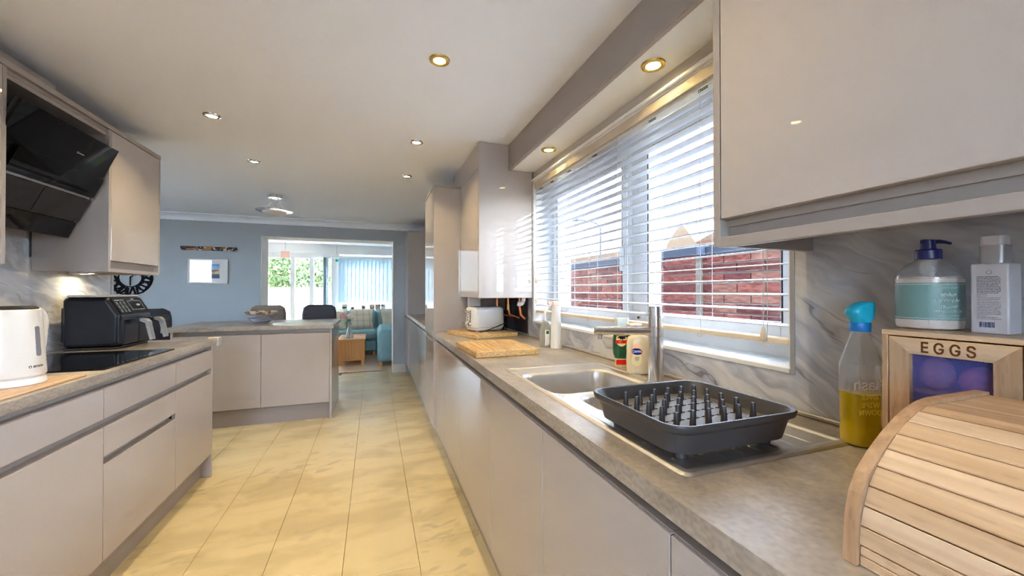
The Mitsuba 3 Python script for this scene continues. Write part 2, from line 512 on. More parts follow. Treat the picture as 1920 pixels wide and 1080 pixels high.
struct("wall_back", ext_xz(Polygon([(-3.8, -0.1), (OX0, -0.1), (OX0, OZ), (OX1, OZ), (OX1, -0.1), (1.3, -0.1), (1.3, H), (-3.8, H)]), YB, 6.48), "paint_wall", False, "grey back wall with a wide opening to the living room", "wall")
struct("trim_opening", cat_([bx(OX0 - 0.0, OX0 + 0.006, YB - 0.004, 6.484, 0, OZ), bx(OX1 - 0.006, OX1, YB - 0.004, 6.484, 0, OZ), bx(OX0, OX1, YB - 0.004, 6.484, OZ - 0.006, OZ)]), "paint_white", False, "white lining of the wide opening", "trim")
cov = [(YB, 2.148), (YB - 0.008, 2.148), (YB - 0.012, 2.158)] + [(YB - 0.10 + 0.088 * math.cos(a), 2.155 + 0.065 * math.sin(a)) for a in np.linspace(0.05, math.pi / 2, 7)] + [(YB - 0.105, 2.224), (YB - 0.105, H), (YB, H)]
struct("trim_1", ext_yz(Polygon(cov), -3.7, 1.04), "paint_ceiling", 30, "white coving along the top of the grey back wall", "coving")
struct("baseboard_right", bx(OX1, 0.46, YB - 0.018, YB, 0, 0.13, 0.004), "paint_white", False, "white skirting board right of the opening", "skirting board")
struct("baseboard_left", bx(-3.7, OX0, YB - 0.018, YB, 0, 0.13, 0.004), "paint_white", False)
# living room walls
far = Polygon([(-2.9, -0.1), (1.4, -0.1), (1.4, H), (-2.9, H)], [[(-2.35, 0.0), (-0.80, 0.0), (-0.80, 2.03), (-2.35, 2.03)], [(-0.72, 0.80), (1.15, 0.80), (1.15, 2.03), (-0.72, 2.03)]])
struct("wall_far", ext_xz(far, YF, YF + 0.25), "paint_white", False, "white far wall of the living room", "wall")
struct("wall_living_left", bx(-2.9, -2.75, 6.48, YF, -0.1, H), "paint_white", False)
struct("wall_living_right", bx(1.25, 1.4, 6.48, YF, -0.1, H), "paint_white", False)

# splashbacks
def splash(name, poly, x0, x1, label):
    single(name, ext_yz(poly, x0, x1), "marble", label, "splashback", smooth=False)


splash("splashback", Polygon([(-1.3, 0.912), (3.09, 0.912), (3.09, 1.415), (WY1 + 0.012, 1.415), (WY1 + 0.012, WZ0 - 0.012), (WY0 - 0.012, WZ0 - 0.012), (WY0 - 0.012, 1.415), (-1.3, 1.415)]), XR, XR + 0.012, "grey veined marble-effect splashback round the sink window")
splash("splashback", Polygon([(-1.3, 0.912), (3.255, 0.912), (3.255, 1.40), (2.60, 1.40), (2.60, 2.05), (2.04, 2.05), (2.04, 1.40), (-1.3, 1.40)]), XL - 0.010, XL, "pale veined marble-effect splashback behind hob and kettle")
struct("trim_2", bx(XL - 0.010, XL + 0.003, 3.255, 3.263, 0.912, 1.33), "aluminium", False, "thin metal end strip of the left splashback", "trim")

# window_1: recess lining, frame, two casements, panes, sill
GX = 1.22
struct("window_1", None, None, label="white plastic window over the sink, two panes wide", cat="window")
w1 = "window_1"
ring_ = lambda y0, y1, z0, z1, t: Polygon(sbox(y0, z0, y1, z1).exterior, [sbox(y0 + t, z0 + t, y1 - t, z1 - t).exterior.coords])
part(w1, "frame", ext_yz(ring_(WY0, WY1, WZ0, WZ1, 0.055), GX - 0.02, GX + 0.05), "upvc_white", False)
part(w1, "mullion", bx(GX - 0.028, GX + 0.05, 1.525, 1.60, WZ0 + 0.055, WZ1 - 0.055, 0.004), "upvc_white", False)
for a, b in ((1.605, 2.452), (0.790, 1.520)):
    y0, y1 = (a, b)
    part(w1, "casement", ext_yz(ring_(y0 - 0.004, y1 + 0.004, WZ0 + 0.05, WZ1 - 0.05, 0.058), GX - 0.045, GX + 0.03), "upvc_white", False)
    part(w1, "gasket", ext_yz(ring_(y0 + 0.054, y1 - 0.054, WZ0 + 0.108, WZ1 - 0.108, 0.004), GX - 0.0462, GX - 0.043), "gasket", False)
    part(w1, "pane", on(trimesh.Trimesh([(0, 0, 0), (y1 - y0 - 0.1, 0, 0), (y1 - y0 - 0.1, WZ1 - WZ0 - 0.2, 0), (0, WZ1 - WZ0 - 0.2, 0)], [(0, 1, 2), (0, 2, 3)]), (GX, y0 + 0.05, WZ0 + 0.1), (0, 1, 0), (0, 0, 1)), "pane_glass", False)
part(w1, "handle", cat_([bx(GX - 0.056, GX - 0.045, 1.62, 1.645, 1.36, 1.46, 0.003), bx(GX - 0.078, GX - 0.056, 1.624, 1.641, 1.33, 1.445, 0.004)]), "upvc_white", False)
part(w1, "sill", rbox(XR - 0.004, GX - 0.02, WY0 + 0.001, WY1 - 0.001, WZ0 - 0.012, WZ0 + 0.004, 0.004, 6), "upvc_white")
part(w1, "reveal_lining", cat_([bx(XR + 0.002, GX - 0.02, WY1 - 0.006, WY1, WZ0 + 0.004, WZ1), bx(XR + 0.002, GX - 0.02, WY0, WY0 + 0.006, WZ0 + 0.004, WZ1), bx(XR + 0.002, GX - 0.02, WY0, WY1, WZ1 - 0.006, WZ1)]), "paint_white", False)
part(w1, "reveal_panel", bx(XR + 0.002, GX - 0.03, WY1 - 0.012, WY1 - 0.006, WZ0 + 0.004, 1.41), "white_plastic", False, label="glossy white panel on the lower left reveal")
part(w1, "edge_trim", ext_yz(Polygon([(WY0 - 0.012, WZ0 - 0.012), (WY1 + 0.012, WZ0 - 0.012), (WY1 + 0.012, 2.0), (WY1, 2.0), (WY1, WZ0), (WY0, WZ0), (WY0, 2.0), (WY0 - 0.012, 2.0)]), XR - 0.003, XR + 0.02), "aluminium", False, label="thin silver edge trim round the window opening")
part(w1, "head_bead", rbox(XR - 0.012, XR + 0.012, WY0 - 0.012, WY1 + 0.012, 1.994, 2.008, 0.005, 6), "paint_white")

# bulkhead over the window with its lowered fascia
b = thing("window_bulkhead", "taupe boxed bulkhead with white underside above the sink window", "bulkhead")
part(b, "fascia", bx(0.864, 0.883, 0.69, 2.518, 2.056, H - 0.001, 0.001), "satin_cashmere", False)
part(b, "soffit", bx(0.883, XR + 0.011, 0.69, 2.518, 2.062, 2.076), "paint_white", False, label="white underside")
part(b, "lower_strip", bx(0.860, 0.864, 0.69, 2.518, 2.058, 2.084), "satin_cashmere", False)

# ------------------------------------------------------------------ kitchen units
DOORX, PLX = 0.457, 0.512      # faces of the right-hand doors and of the plinth


def base_unit(y0, y1, label, doors=1, group="handleless base units along the window wall"):
    t = thing("base_cabinet", label, "cabinet", group)
    if 0.4 < y0 < 1.2:      # open on top below the sink
        c = [bx(DOORX + 0.021, XR - 0.02, y0 + 0.0005, y0 + 0.018, 0.150, 0.835), bx(DOORX + 0.021, XR - 0.02, y1 - 0.018, y1 - 0.0005, 0.150, 0.835),
             bx(DOORX + 0.021, XR - 0.02, y0 + 0.018, y1 - 0.018, 0.150, 0.168), bx(XR - 0.038, XR - 0.02, y0 + 0.018, y1 - 0.018, 0.168, 0.835)]
        part(t, "carcass", cat_(c), "carcass_taupe", False)
    else:
        part(t, "carcass", bx(DOORX + 0.021, XR - 0.02, y0 + 0.0005, y1 - 0.0005, 0.150, 0.835), "carcass_taupe", False)
    w = (y1 - y0) / doors
    for k in range(doors):
        part(t, "door", bx(DOORX, DOORX + 0.020, y0 + k * w + 0.0015, y0 + (k + 1) * w - 0.0015, 0.152, 0.832, 0.0012), "gloss_cashmere", False)
    part(t, "handle_rail", cat_([bx(DOORX + 0.028, DOORX + 0.034, y0 + 0.0005, y1 - 0.0005, 0.836, 0.871), bx(DOORX + 0.006, DOORX + 0.034, y0 + 0.0005, y1 - 0.0005, 0.8335, 0.8365)]), "rail_taupe", False)


for y0, y1, lab in ((-0.08, 0.517, "glossy cashmere base unit nearest the camera, right of the last door gap"),
                    (0.517, 1.029, "glossy cashmere base unit below the draining board, second from the camera"),
                    (1.029, 1.553, "glossy cashmere base unit below the main sink bowl, third from the camera"),
                    (1.553, 2.178, "glossy cashmere base unit below the big wooden chopping board"),
                    (2.178, 2.678, "glossy cashmere base unit below the far end of the chopping board"),
                    (2.678, 3.10, "narrow glossy base unit below the white toaster, beside the tall unit"),
                    (3.66, 4.409, "glossy base unit just beyond the tall larder unit, under the short worktop"),
                    (4.409, 5.572, "wide glossy base unit at the far end under the short worktop")):
    base_unit(y0, y1, lab)
pl = single("plinth", bx(PLX, PLX + 0.018, -0.3, 6.11, 0.0, 0.149), "satin_cashmere", "long taupe plinth under the units of the window wall", "plinth", smooth=False)


def tall_unit(y0, y1, top, label):
    t = thing("tall_cabinet", label, "cabinet")
    part(t, "carcass", bx(DOORX + 0.021, XR - 0.012, y0 + 0.018, y1 - 0.018, 0.150, top - 0.018), "carcass_taupe", False)
    part(t, "side_panel", bx(DOORX - 0.015, XR - 0.004, y0, y0 + 0.018, 0.150, top - 0.018, 0.001), "gloss_cashmere", False)
    part(t, "side_panel", bx(DOORX - 0.015, XR - 0.004, y1 - 0.018, y1, 0.150, top - 0.018, 0.001), "gloss_cashmere", False)
    part(t, "top_panel", bx(DOORX - 0.018, XR - 0.004, y0 - 0.002, y1 + 0.002, top - 0.017, top, 0.001), "satin_cashmere", False)
    for z0, z1 in ((0.152, 0.832), (0.868, top - 0.021)):
        part(t, "door", bx(DOORX - 0.014, DOORX + 0.018, y0 + 0.0195, y1 - 0.0195, z0, z1, 0.0012), "gloss_cashmere", False)


tall_unit(3.105, 3.655, 2.075, "tall glossy taupe larder unit between boiler cupboard and short worktop")
tall_unit(5.576, 6.125, 2.075, "tall glossy unit at the far end against the grey back wall")

# boiler cupboard
t = thing("boiler_cabinet", "tall wall cupboard to the ceiling over the toaster, blinds mirrored in its side", "cabinet")
BX0 = 0.657
part(t, "side_panel", bx(BX0, XR - 0.001, 2.520, 2.538, 1.183, H - 0.002, 0.001), "gloss_cashmere", False)
part(t, "side_panel", bx(BX0, XR - 0.001, 3.082, 3.100, 1.183, H - 0.002, 0.001), "gloss_cashmere", False)
part(t, "door", bx(BX0 - 0.001, BX0 + 0.019, 2.5395, 3.0805, 1.185, 2.06, 0.001), "gloss_cashmere", False)
part(t, "top_panel", bx(BX0 - 0.001, BX0 + 0.019, 2.5395, 3.0805, 2.063, H - 0.002, 0.001), "gloss_cashmere", False)
t = single("filler_panel", bx(BX0 + 0.001, XR - 0.001, 3.102, 3.42, 2.079, H - 0.002), "gloss_cashmere", "taupe filler box on top of the tall larder unit under the ceiling", "panel", smooth=False)
# boiler and pipes inside
t = thing("boiler", "dark underside of the wall boiler with pipes above the toaster", "boiler")
part(t, "body", rbox(0.70, 1.03, 2.56, 3.06, 1.225, 2.0, 0.02, 6), "dark_matte")
for k, (x, y, m) in enumerate(((0.985, 2.62, "copper"), (0.94, 2.74, "copper"), (0.90, 2.88, "copper"))):
    part(t, "pipe", tube([(x, y, 1.24), (x, y, 1.12), (x + 0.01, y, 1.06), (1.026, y, 1.03)], 0.011, 10), m, label="copper pipe")
part(t, "valve", cat_([cyl((0.94, 2.74, 1.09), 0.014, 0.045, 12), cyl((0.94, 2.74, 1.135), 0.010, 0.03, 12)]), "brass", label="brass valve")
part(t, "waste_pipe", tube(spline([(1.0, 2.585, 1.23), (1.0, 2.585, 1.165), (0.992, 2.59, 1.145), (0.96, 2.60, 1.14)], 12), 0.016, 12), "white_plastic", label="white plastic waste pipe")
part(t, "back_board", bx(XR - 0.010, XR - 0.002, 2.60, 3.095, 0.926, 1.182), matte("shade_board", 52, 46, 46), False)  # dark sheet standing in for the shade behind the toaster, no boiler part
part(t, "control", rbox(0.70, 0.80, 3.0, 3.05, 1.10, 1.22, 0.01, 6), "white_plastic", label="white control box")

# near wall cupboard on the right
t = thing("wall_cabinet", "large glossy taupe wall cupboard at upper right above the lotion bottles", "cabinet")
CX0 = 0.735
part(t, "end_panel", bx(CX0, XR - 0.001, 0.671, 0.689, 1.331, H - 0.002, 0.001), "satin_cashmere", False)
part(t, "carcass", bx(CX0 + 0.022, XR - 0.001, -0.68, 0.670, 1.375, H - 0.002), "carcass_taupe", False)
part(t, "door", bx(CX0, CX0 + 0.020, -0.10, 0.6685, 1.392, H - 0.004, 0.0012), "gloss_cashmere", False)
part(t, "door", bx(CX0, CX0 + 0.020, -0.68, -0.103, 1.392, H - 0.004, 0.0012), "gloss_cashmere", False)
part(t, "handle_rail", bx(CX0 + 0.026, CX0 + 0.032, -0.68, 0.670, 1.352, 1.392), "rail_taupe", False)
part(t, "pelmet", bx(CX0, CX0 + 0.020, -0.68, 0.6705, 1.328, 1.3505, 0.0012), "satin_cashmere", False)

# worktops
SX0, SX1, SY0, SY1 = 0.502, 0.952, 0.530, 1.517
wt = thing("worktop", "long grey-brown stone-effect worktop along the window wall with the sink", "worktop")
put(wt, ext_xy(Polygon(sbox(0.437, -0.30, XR - 0.0005, 3.104).exterior, [sbox(SX0 + 0.012, SY0 + 0.012, SX1 - 0.012, SY1 - 0.012).exterior.coords]), 0.872, 0.910), "worktop_laminate", False)
part(wt, "upstand", bx(XR - 0.012, XR - 0.0006, -0.28, 2.5, 0.9103, 0.922, 0.003), "worktop_laminate", False)
wt = single("worktop", bx(0.437, XR - 0.002, 3.657, 5.574, 0.872, 0.910, 0.002), "worktop_laminate", "short far worktop between the two tall units", "worktop", smooth=False)
part(wt, "edging", bx(0.44, 0.62, 3.6565, 3.6572, 0.873, 0.909), "beech_z", False)
single("worktop", bx(XL + 0.0005, -1.0, -0.3, 3.172, 0.872, 0.910, 0.002), "worktop_laminate", "stone-effect worktop on the left with kettle, hob and air fryer", "worktop", smooth=False)

# left base units: Y gaps at 2.012 and 2.610, end panel at 3.12
LX = -1.016


def drawer_unit(y0, y1, grooves, label):
    t = thing("drawer_unit", label, "cabinet", "handleless units on the hob side")
    part(t, "carcass", bx(XL + 0.01, LX - 0.036, y0 + 0.0005, y1 - 0.0005, 0.15, 0.868), "carcass_taupe", False)
    z = 0.840
    names = []
    for g1, g0 in list(grooves) + [(0.152, None)]:
        nm = "drawer" if g0 is not None or len(grooves) > 1 else "door"
        part(t, nm, bx(LX - 0.02, LX, y0 + 0.0015, y1 - 0.0015, g1, z, 0.0012), "gloss_cashmere", False)
        if g0 is None:
            break
        part(t, "handle_rail", cat_([bx(LX - 0.035, LX - 0.030, y0 + 0.0005, y1 - 0.0005, g0 + 0.001, g1 + 0.012), bx(LX - 0.035, LX - 0.004, y0 + 0.0005, y1 - 0.0005, g0 + 0.0005, g0 + 0.003)]), "rail_taupe", False)
        z = g0
    part(t, "top_rail", cat_([bx(LX - 0.035, LX - 0.030, y0 + 0.0005, y1 - 0.0005, 0.842, 0.871), bx(LX - 0.035, LX - 0.004, y0 + 0.0005, y1 - 0.0005, 0.8405, 0.8435)]), "rail_taupe", False)


drawer_unit(0.98, 2.012, [(0.719, 0.685)], "wide glossy unit below the kettle with one drawer over a deep front")
drawer_unit(2.0125, 2.610, [(0.719, 0.685), (0.567, 0.535)], "glossy three-drawer unit below the black hob")
drawer_unit(2.6105, 3.102, [(0.719, 0.685)], "glossy end unit below the air fryer, one drawer over a door")
single("end_panel", bx(XL + 0.002, LX, 3.1025, 3.121, 0.0, 0.871, 0.001), "gloss_cashmere", "tall glossy end panel closing the hob run", "panel", smooth=False)
single("plinth", bx(LX - 0.078, LX - 0.06, 0.9, 3.1015, 0.0, 0.149), "satin_cashmere", "taupe plinth under the drawer units on the left", "plinth", smooth=False)
single("filler_panel", bx(LX - 0.40, LX - 0.02, -1.2, 0.895, 0.0, 0.871), "satin_cashmere", "taupe unit side out of the frame on the left", "panel", smooth=False)

# left wall cupboards with the hood bay between them
WX = -1.316


def wall_cup(y0, y1, label):
    t = thing("wall_cabinet", label, "cabinet")
    part(t, "side_panel", bx(XL + 0.001, WX, y0, y0 + 0.018, 1.331, 2.082, 0.001), "satin_cashmere", False)
    part(t, "side_panel", bx(XL + 0.001, WX, y1 - 0.018, y1, 1.331, 2.082, 0.001), "satin_cashmere", False)
    part(t, "carcass", bx(XL + 0.001, WX - 0.022, y0 + 0.0185, y1 - 0.0185, 1.345, 2.081), "carcass_taupe", False)
    part(t, "door", bx(WX - 0.02, WX, y0 + 0.020, y1 - 0.020, 1.392, 2.080, 0.001), "gloss_cashmere", False)
    part(t, "handle_rail", bx(WX - 0.034, WX - 0.028, y0 + 0.0185, y1 - 0.0185, 1.352, 1.392), "rail_taupe", False)
    part(t, "pelmet", bx(WX - 0.02, WX, y0 + 0.0185, y1 - 0.0185, 1.331, 1.3505, 0.001), "satin_cashmere", False)
    return t


wall_cup(2.632, 3.150, "glossy wall cupboard right of the black hood, over the air fryer")
tl = wall_cup(1.10, 2.026, "glossy wall cupboard at the left picture edge, left of the hood")
part(tl, "drawing", on(trimesh.creation.box((0.30, 0.20, 0.001)), (WX + 0.0008, 1.53, 1.965), (0, 1, 0), (0, 0, 1)), mat("drawing_print", {"type": "diffuse", "reflectance": proc(f_drawing)}), False, label="child's colourful drawing stuck to the door")
c = thing("cornice", "long taupe cornice board joining the left wall cupboards over the hood", "cornice")
put(c, bx(XL + 0.001, WX + 0.002, 1.10, 3.152, 2.0835, 2.108, 0.001), "satin_cashmere", False)
part(c, "bridge_panel", bx(XL + 0.001, WX - 0.012, 2.028, 2.630, 2.046, 2.064), "satin_cashmere", False)
part(c, "bridge_rail", bx(WX - 0.030, WX - 0.010, 2.028, 2.630, 2.064, 2.0825), "rail_taupe", False)
single("duct_box", rbox(XL + 0.002, -1.42, 1.88, 2.45, 2.1085, 2.205, 0.008, 6), "satin_cashmere", "taupe duct box on top of the cornice above the hood", "duct")

# cooker hood: sloping black glass on a black body
t = thing("cooker_hood", "angled black glass cooker hood between the left wall cupboards", "cooker hood")
a, b2 = np.array([-1.270, 1.965]), np.array([-1.469, 1.500])     # top and bottom edge of the glass, (x, z)
d = (b2 - a) / np.linalg.norm(b2 - a)
nn = np.array([-d[1], d[0]]) * (1 if -d[1] > 0 else -1)          # towards the room


def hood_plate(u0, u1, y0, y1, off, th):
    p = [a + d * u0 + nn * off, a + d * u1 + nn * off, a + d * u1 + nn * (off - th), a + d * u0 + nn * (off - th)]
    return ext_xz(Polygon(p), y0, y1)


L_ = float(np.linalg.norm(b2 - a))
part(t, "body", ext_xz(Polygon([(-1.60, 1.98), (-1.345, 1.96), (-1.50, 1.56), (-1.60, 1.56)]), 2.06, 2.60), "black_plastic", False)
part(t, "glass_panel", hood_plate(0.0, 0.165, 2.022, 2.618, 0.0, 0.012), "black_glass", False)
part(t, "back_plate", hood_plate(0.0, L_, 2.024, 2.616, -0.0125, 0.012), "black_plastic", False)
part(t, "glass_panel", hood_plate(0.167, 0.275, 2.10, 2.612, 0.010, 0.010), "black_glass", False)
part(t, "glass_panel", hood_plate(0.29, 0.415, 2.022, 2.618, 0.004, 0.008), "grey_glass", False)
part(t, "glass_panel", hood_plate(0.42, L_, 2.022, 2.618, 0.0, 0.012), "black_glass", False)
part(t, "trim_strip", hood_plate(0.277, 0.288, 2.03, 2.612, -0.004, 0.006), "aluminium", False)
part(t, "seam", hood_plate(0.295, 0.410, 2.318, 2.322, 0.0048, 0.001), "black_matte", False)
o3 = a + d * 0.095 + nn * 0.0008
part(t, "logo", cat_([on(trimesh.creation.annulus(0.0035, 0.0055, 0.0006), (o3[0], 2.385, o3[1]), (0, 1, 0), (-d[0], 0, -d[1])), on(trimesh.creation.box((0.034, 0.005, 0.0006)), (o3[0], 2.41, o3[1]), (0, 1, 0), (-d[0], 0, -d[1]))]), "aluminium", False)

# island
t = thing("kitchen_island", "taupe kitchen island with two glossy doors facing the camera", "island")
IX0, IX1, IY0, IY1 = -1.65, -0.385, 4.13, 4.90
part(t, "carcass", bx(IX0 + 0.02, IX1 - 0.02, IY0 + 0.022, IY1 - 0.22, 0.15, 0.835), "carcass_taupe", False)
part(t, "plinth", bx(IX0 + 0.02, IX1 - 0.0185, IY0 + 0.05, IY0 + 0.068, 0.0, 0.149), "satin_cashmere", False)
part(t, "door", bx(IX0 + 0.02, -0.9785, IY0, IY0 + 0.02, 0.165, 0.832, 0.0012), "gloss_cashmere", False)
part(t, "door", bx(-0.9755, IX1 - 0.0205, IY0, IY0 + 0.02, 0.165, 0.832, 0.0012), "gloss_cashmere", False)
part(t, "end_panel", bx(IX1 - 0.018, IX1, IY0 - 0.001, IY1, 0.0, 0.871, 0.001), "gloss_cashmere", False)
part(t, "end_panel", bx(IX0, IX0 + 0.018, IY0 - 0.001, IY1, 0.0, 0.871, 0.001), "gloss_cashmere", False)
part(t, "handle_rail", cat_([bx(IX0 + 0.019, IX1 - 0.019, IY0 + 0.026, IY0 + 0.032, 0.836, 0.871), bx(IX0 + 0.019, IX1 - 0.019, IY0 + 0.004, IY0 + 0.032, 0.8335, 0.8365)]), "rail_taupe", False)
part(t, "back_panel", bx(IX0 + 0.019, IX1 - 0.019, IY1 - 0.215, IY1 - 0.20, 0.0, 0.871), "satin_cashmere", False)
single("worktop", bx(-1.71, -0.368, 4.11, 4.96, 0.872, 0.910, 0.002), "worktop_laminate", "stone-effect worktop of the kitchen island", "worktop", smooth=False)

# ------------------------------------------------------------------ lamps
def disc(p, r, n=24):
    a = np.arange(n) / n * 2 * math.pi
    V = np.vstack([[p], np.c_[p[0] + r * np.cos(a), p[1] - r * np.sin(a), np.full(n, p[2])]])
    return trimesh.Trimesh(V, [(0, 1 + i, 1 + (i + 1) % n) for i in range(n)], process=False)


def downlight(x, y, z, label, k=1.0, cut=62.0, beam=26.0, rim="chrome", tint=WARM):
    t = thing("downlight", label, "downlight", "recessed spotlights")
    part(t, "rim", lathe([(0.027, -0.001), (0.027, -0.006), (0.034, -0.009), (0.042, -0.006), (0.044, -0.0005), (0.043, 0.0)], (x, y, z), 32), rim)
    key = part(t, "lens", disc((x, y, z - 0.0015), 0.027), "paint_white", False, label="glowing lens")
    scene[key]["emitter"] = {"type": "area", "radiance": rgb(np.array([1.0, 0.86, 0.46]) * 7)}
    scene["beam_" + t] = {"type": "spot", "to_world": T().look_at(origin=[x, y, z - 0.012], target=[x, y, 0], up=[0, 1, 0]), "intensity": rgb(np.array(tint) * DOWN * k), "cutoff_angle": cut, "beam_width": beam}


DL = [(0.264, 1.687, "yellowish downlight in the ceiling, largest and nearest"), (-0.875, 2.655, "downlight at left of the ceiling nearer the hood"), (0.264, 2.672, "downlight in the ceiling second in the row beside the bulkhead"),
      (-0.875, 3.486, "downlight at left of the ceiling nearer the island lamp"), (0.264, 3.493, "downlight in the ceiling farthest in the row beside the tall units"),
      (-0.875, 1.60, "downlight above the drawer units, out of the frame"), (0.264, 0.70, "downlight above the camera, out of the frame"), (-0.875, 0.70, "downlight behind the kettle side, out of the frame")]
for x, y, lab in DL:
    downlight(x, y, H, lab, 0.85 if y < 1.0 else 0.75 if y > 3.2 else 1.0, rim="brass" if (x, y) == (0.264, 1.687) else "chrome")
for y, lab in ((1.169, "downlight in the white bulkhead underside, nearer the camera"), (2.077, "downlight in the white bulkhead underside, at its far end")):
    downlight(0.963, y, 2.062, lab, 0.26, 72.0, 34.0, "brass", (1.0, 0.74, 0.28))
t = thing("cabinet_light", "small warm wedge light under the wall cupboard by the air fryer", "light")
part(t, "body", ext_xz(Polygon([(-1.60, 1.344), (-1.60, 1.325), (-1.50, 1.338), (-1.50, 1.344)]), 2.86, 2.98), "aluminium", False)
dk = disc((0, 0, 0), 0.028)
dk.apply_transform(trimesh.transformations.rotation_matrix(math.radians(-6), [0, 1, 0]))
dk.apply_translation((-1.553, 2.92, 1.3285))
key = part(t, "lens", dk, "paint_white", False, label="glowing lens")
scene[key]["emitter"] = {"type": "area", "radiance": rgb(np.array([1.0, 0.80, 0.42]) * 9)}
scene["beam_" + t] = {"type": "spot", "to_world": T().look_at(origin=[-1.553, 2.92, 1.322], target=[-1.575, 2.90, 0.9], up=[0, 1, 0]), "intensity": rgb(np.array(WARM) * 0.30), "cutoff_angle": 80.0, "beam_width": 40.0}
for k, y in enumerate((1.45,)):
    scene["beam_shelf_light"] = {"type": "spot", "to_world": T().look_at(origin=[-1.50, y, 1.322], target=[-1.50, y, 0.9], up=[0, 1, 0]), "intensity": rgb(np.array(WARM) * 0.12), "cutoff_angle": 80.0, "beam_width": 40.0}
    t = thing("cabinet_light", "small warm wedge light under the cupboard over the kettle", "light")
    part(t, "body", bx(-1.54, -1.46, y - 0.04, y + 0.04, 1.328, 1.344), "aluminium", False)

# unseen strip added behind the pelmet to brighten the bottles and bread bin
t = thing("added_strip_light", "slim unseen fill strip added behind the pelmet of the right wall cupboard", "light")
part(t, "housing", bx(0.770, 0.790, -0.55, 0.60, 1.366, 1.3745), "aluminium", False)
key = part(t, "diffuser", on(trimesh.Trimesh([(0, 0, 0), (1.13, 0, 0), (1.13, 0.016, 0), (0, 0.016, 0)], [(0, 1, 2), (0, 2, 3)]), (0.788, -0.54, 1.3655), (0, 1, 0), (-1, 0, 0)), "paint_white", False, label="glowing diffuser")
scene[key]["emitter"] = {"type": "area", "radiance": rgb(np.array([1.0, 0.92, 0.82]) * 20)}
# pendant over the island
t = thing("ceiling_lamp", "semi-flush ceiling lamp with a shallow dish over the island", "ceiling lamp")
PX_, PY_ = -0.985, 4.65
part(t, "ceiling_rose", cyl((PX_, PY_, H - 0.032), 0.068, 0.0315, 32, ch=0.004), "chrome")
for s in (-1, 1):
    part(t, "stem", tube(spline([(PX_ + s * 0.032, PY_, 2.205), (PX_ + s * 0.034, PY_, 2.15), (PX_ + s * 0.055, PY_, 2.11), (PX_ + s * 0.075, PY_, 2.062)], 16), 0.005, 8), "chrome")
part(t, "dish", lathe([(0.0, 2.040), (0.06, 2.041), (0.10, 2.046), (0.115, 2.056), (0.118, 2.060), (0.10, 2.055), (0.0, 2.052)], (PX_, PY_, 0), 40), mat("frosted", {"type": "diffuse", "reflectance": rgb(lin(232, 228, 220))}))
part(t, "dish_rim", lathe([(0.112, 2.056), (0.165, 2.062), (0.172, 2.066), (0.165, 2.069), (0.112, 2.062), (0.112, 2.056)], (PX_, PY_, 0), 40), "chrome")

# ------------------------------------------------------------------ venetian blind in the kitchen window
t = thing("venetian_blind", "white wooden venetian blind half open in the sink window", "blind")
BXC, PITCHZ = XR + 0.034, 0.0425
BY0, BY1 = WY0 + 0.012, WY1 - 0.030
part(t, "valance", bx(XR + 0.006, XR + 0.016, WY0 + 0.006, WY1 - 0.014, 1.945, 1.991, 0.001), matte("valance_beige", 200, 188, 172), False)
part(t, "headrail", cat_([bx(XR + 0.018, XR + 0.06, WY0 + 0.008, WY1 - 0.016, 1.930, 1.985)]), "upvc_white", False)
for y in (0.80, 1.04, 1.30, 1.74, 2.02, 2.25, 2.42):
    part(t, "bracket", cat_([bx(XR + 0.020, XR + 0.024, y - 0.02, y + 0.02, 1.9285, 1.9300), bx(XR + 0.030, XR + 0.033, y - 0.012, y + 0.03, 1.9285, 1.9300)]), "gasket", False)
u = np.linspace(-0.025, 0.025, 7)
slat_top = [(a, 0.0016 + 0.0022 * (1 - (a / 0.025) ** 2)) for a in u]
slat_bot = [(a, -0.0010 + 0.0022 * (1 - (a / 0.025) ** 2)) for a in u[::-1]]
slat = mikit.ply(ext_xz(Polygon(slat_top + slat_bot), 0.0, BY1 - BY0), "blind_white", smooth=25)
zs = [1.900 - PITCHZ * k for k in range(19)]
for z in zs:
    part(t, "slat", {**slat, "to_world": T().translate([BXC, BY0, z]) @ T().rotate([0, 1, 0], -4)}, None)
part(t, "bottom_rail", bx(BXC - 0.025, BXC + 0.025, BY0, BY1, 1.084, 1.099, 0.002), "blind_cream", False)
for y in (0.80, 1.04, 1.52, 1.775, 2.02, 2.38):
    part(t, "ladder_cord", cat_([bx(BXC + s * 0.0262 - 0.0007, BXC + s * 0.0262 + 0.0007, y - 0.0007, y + 0.0007, 1.088, 1.94) for s in (-1, 1)]), "blind_white", False)
    part(t, "cord_knot", tube(spline([(BXC - 0.02, y, 1.085), (BXC - 0.024, y + 0.008, 1.074), (BXC - 0.022, y + 0.018, 1.078), (BXC - 0.02, y + 0.010, 1.0845)], 12), 0.0011, 5), "blind_cream")
for y, z, ln in ((0.808, 1.128, 0.9), (2.46, 1.32, 0.6), (2.463, 1.18, 0.75)):
    k = part(t, "pull_cord", bx(BXC - 0.0325, BXC - 0.0310, y - 0.0007, y + 0.0007, z, 1.94), "blind_white", False)
    part(t, "tassel", lathe([(0, 0), (0.006, 0.0), (0.0085, 0.010), (0.005, 0.030), (0.0025, 0.036), (0, 0.036)], (BXC - 0.0318, y, z - 0.036), 16), "blind_cream")

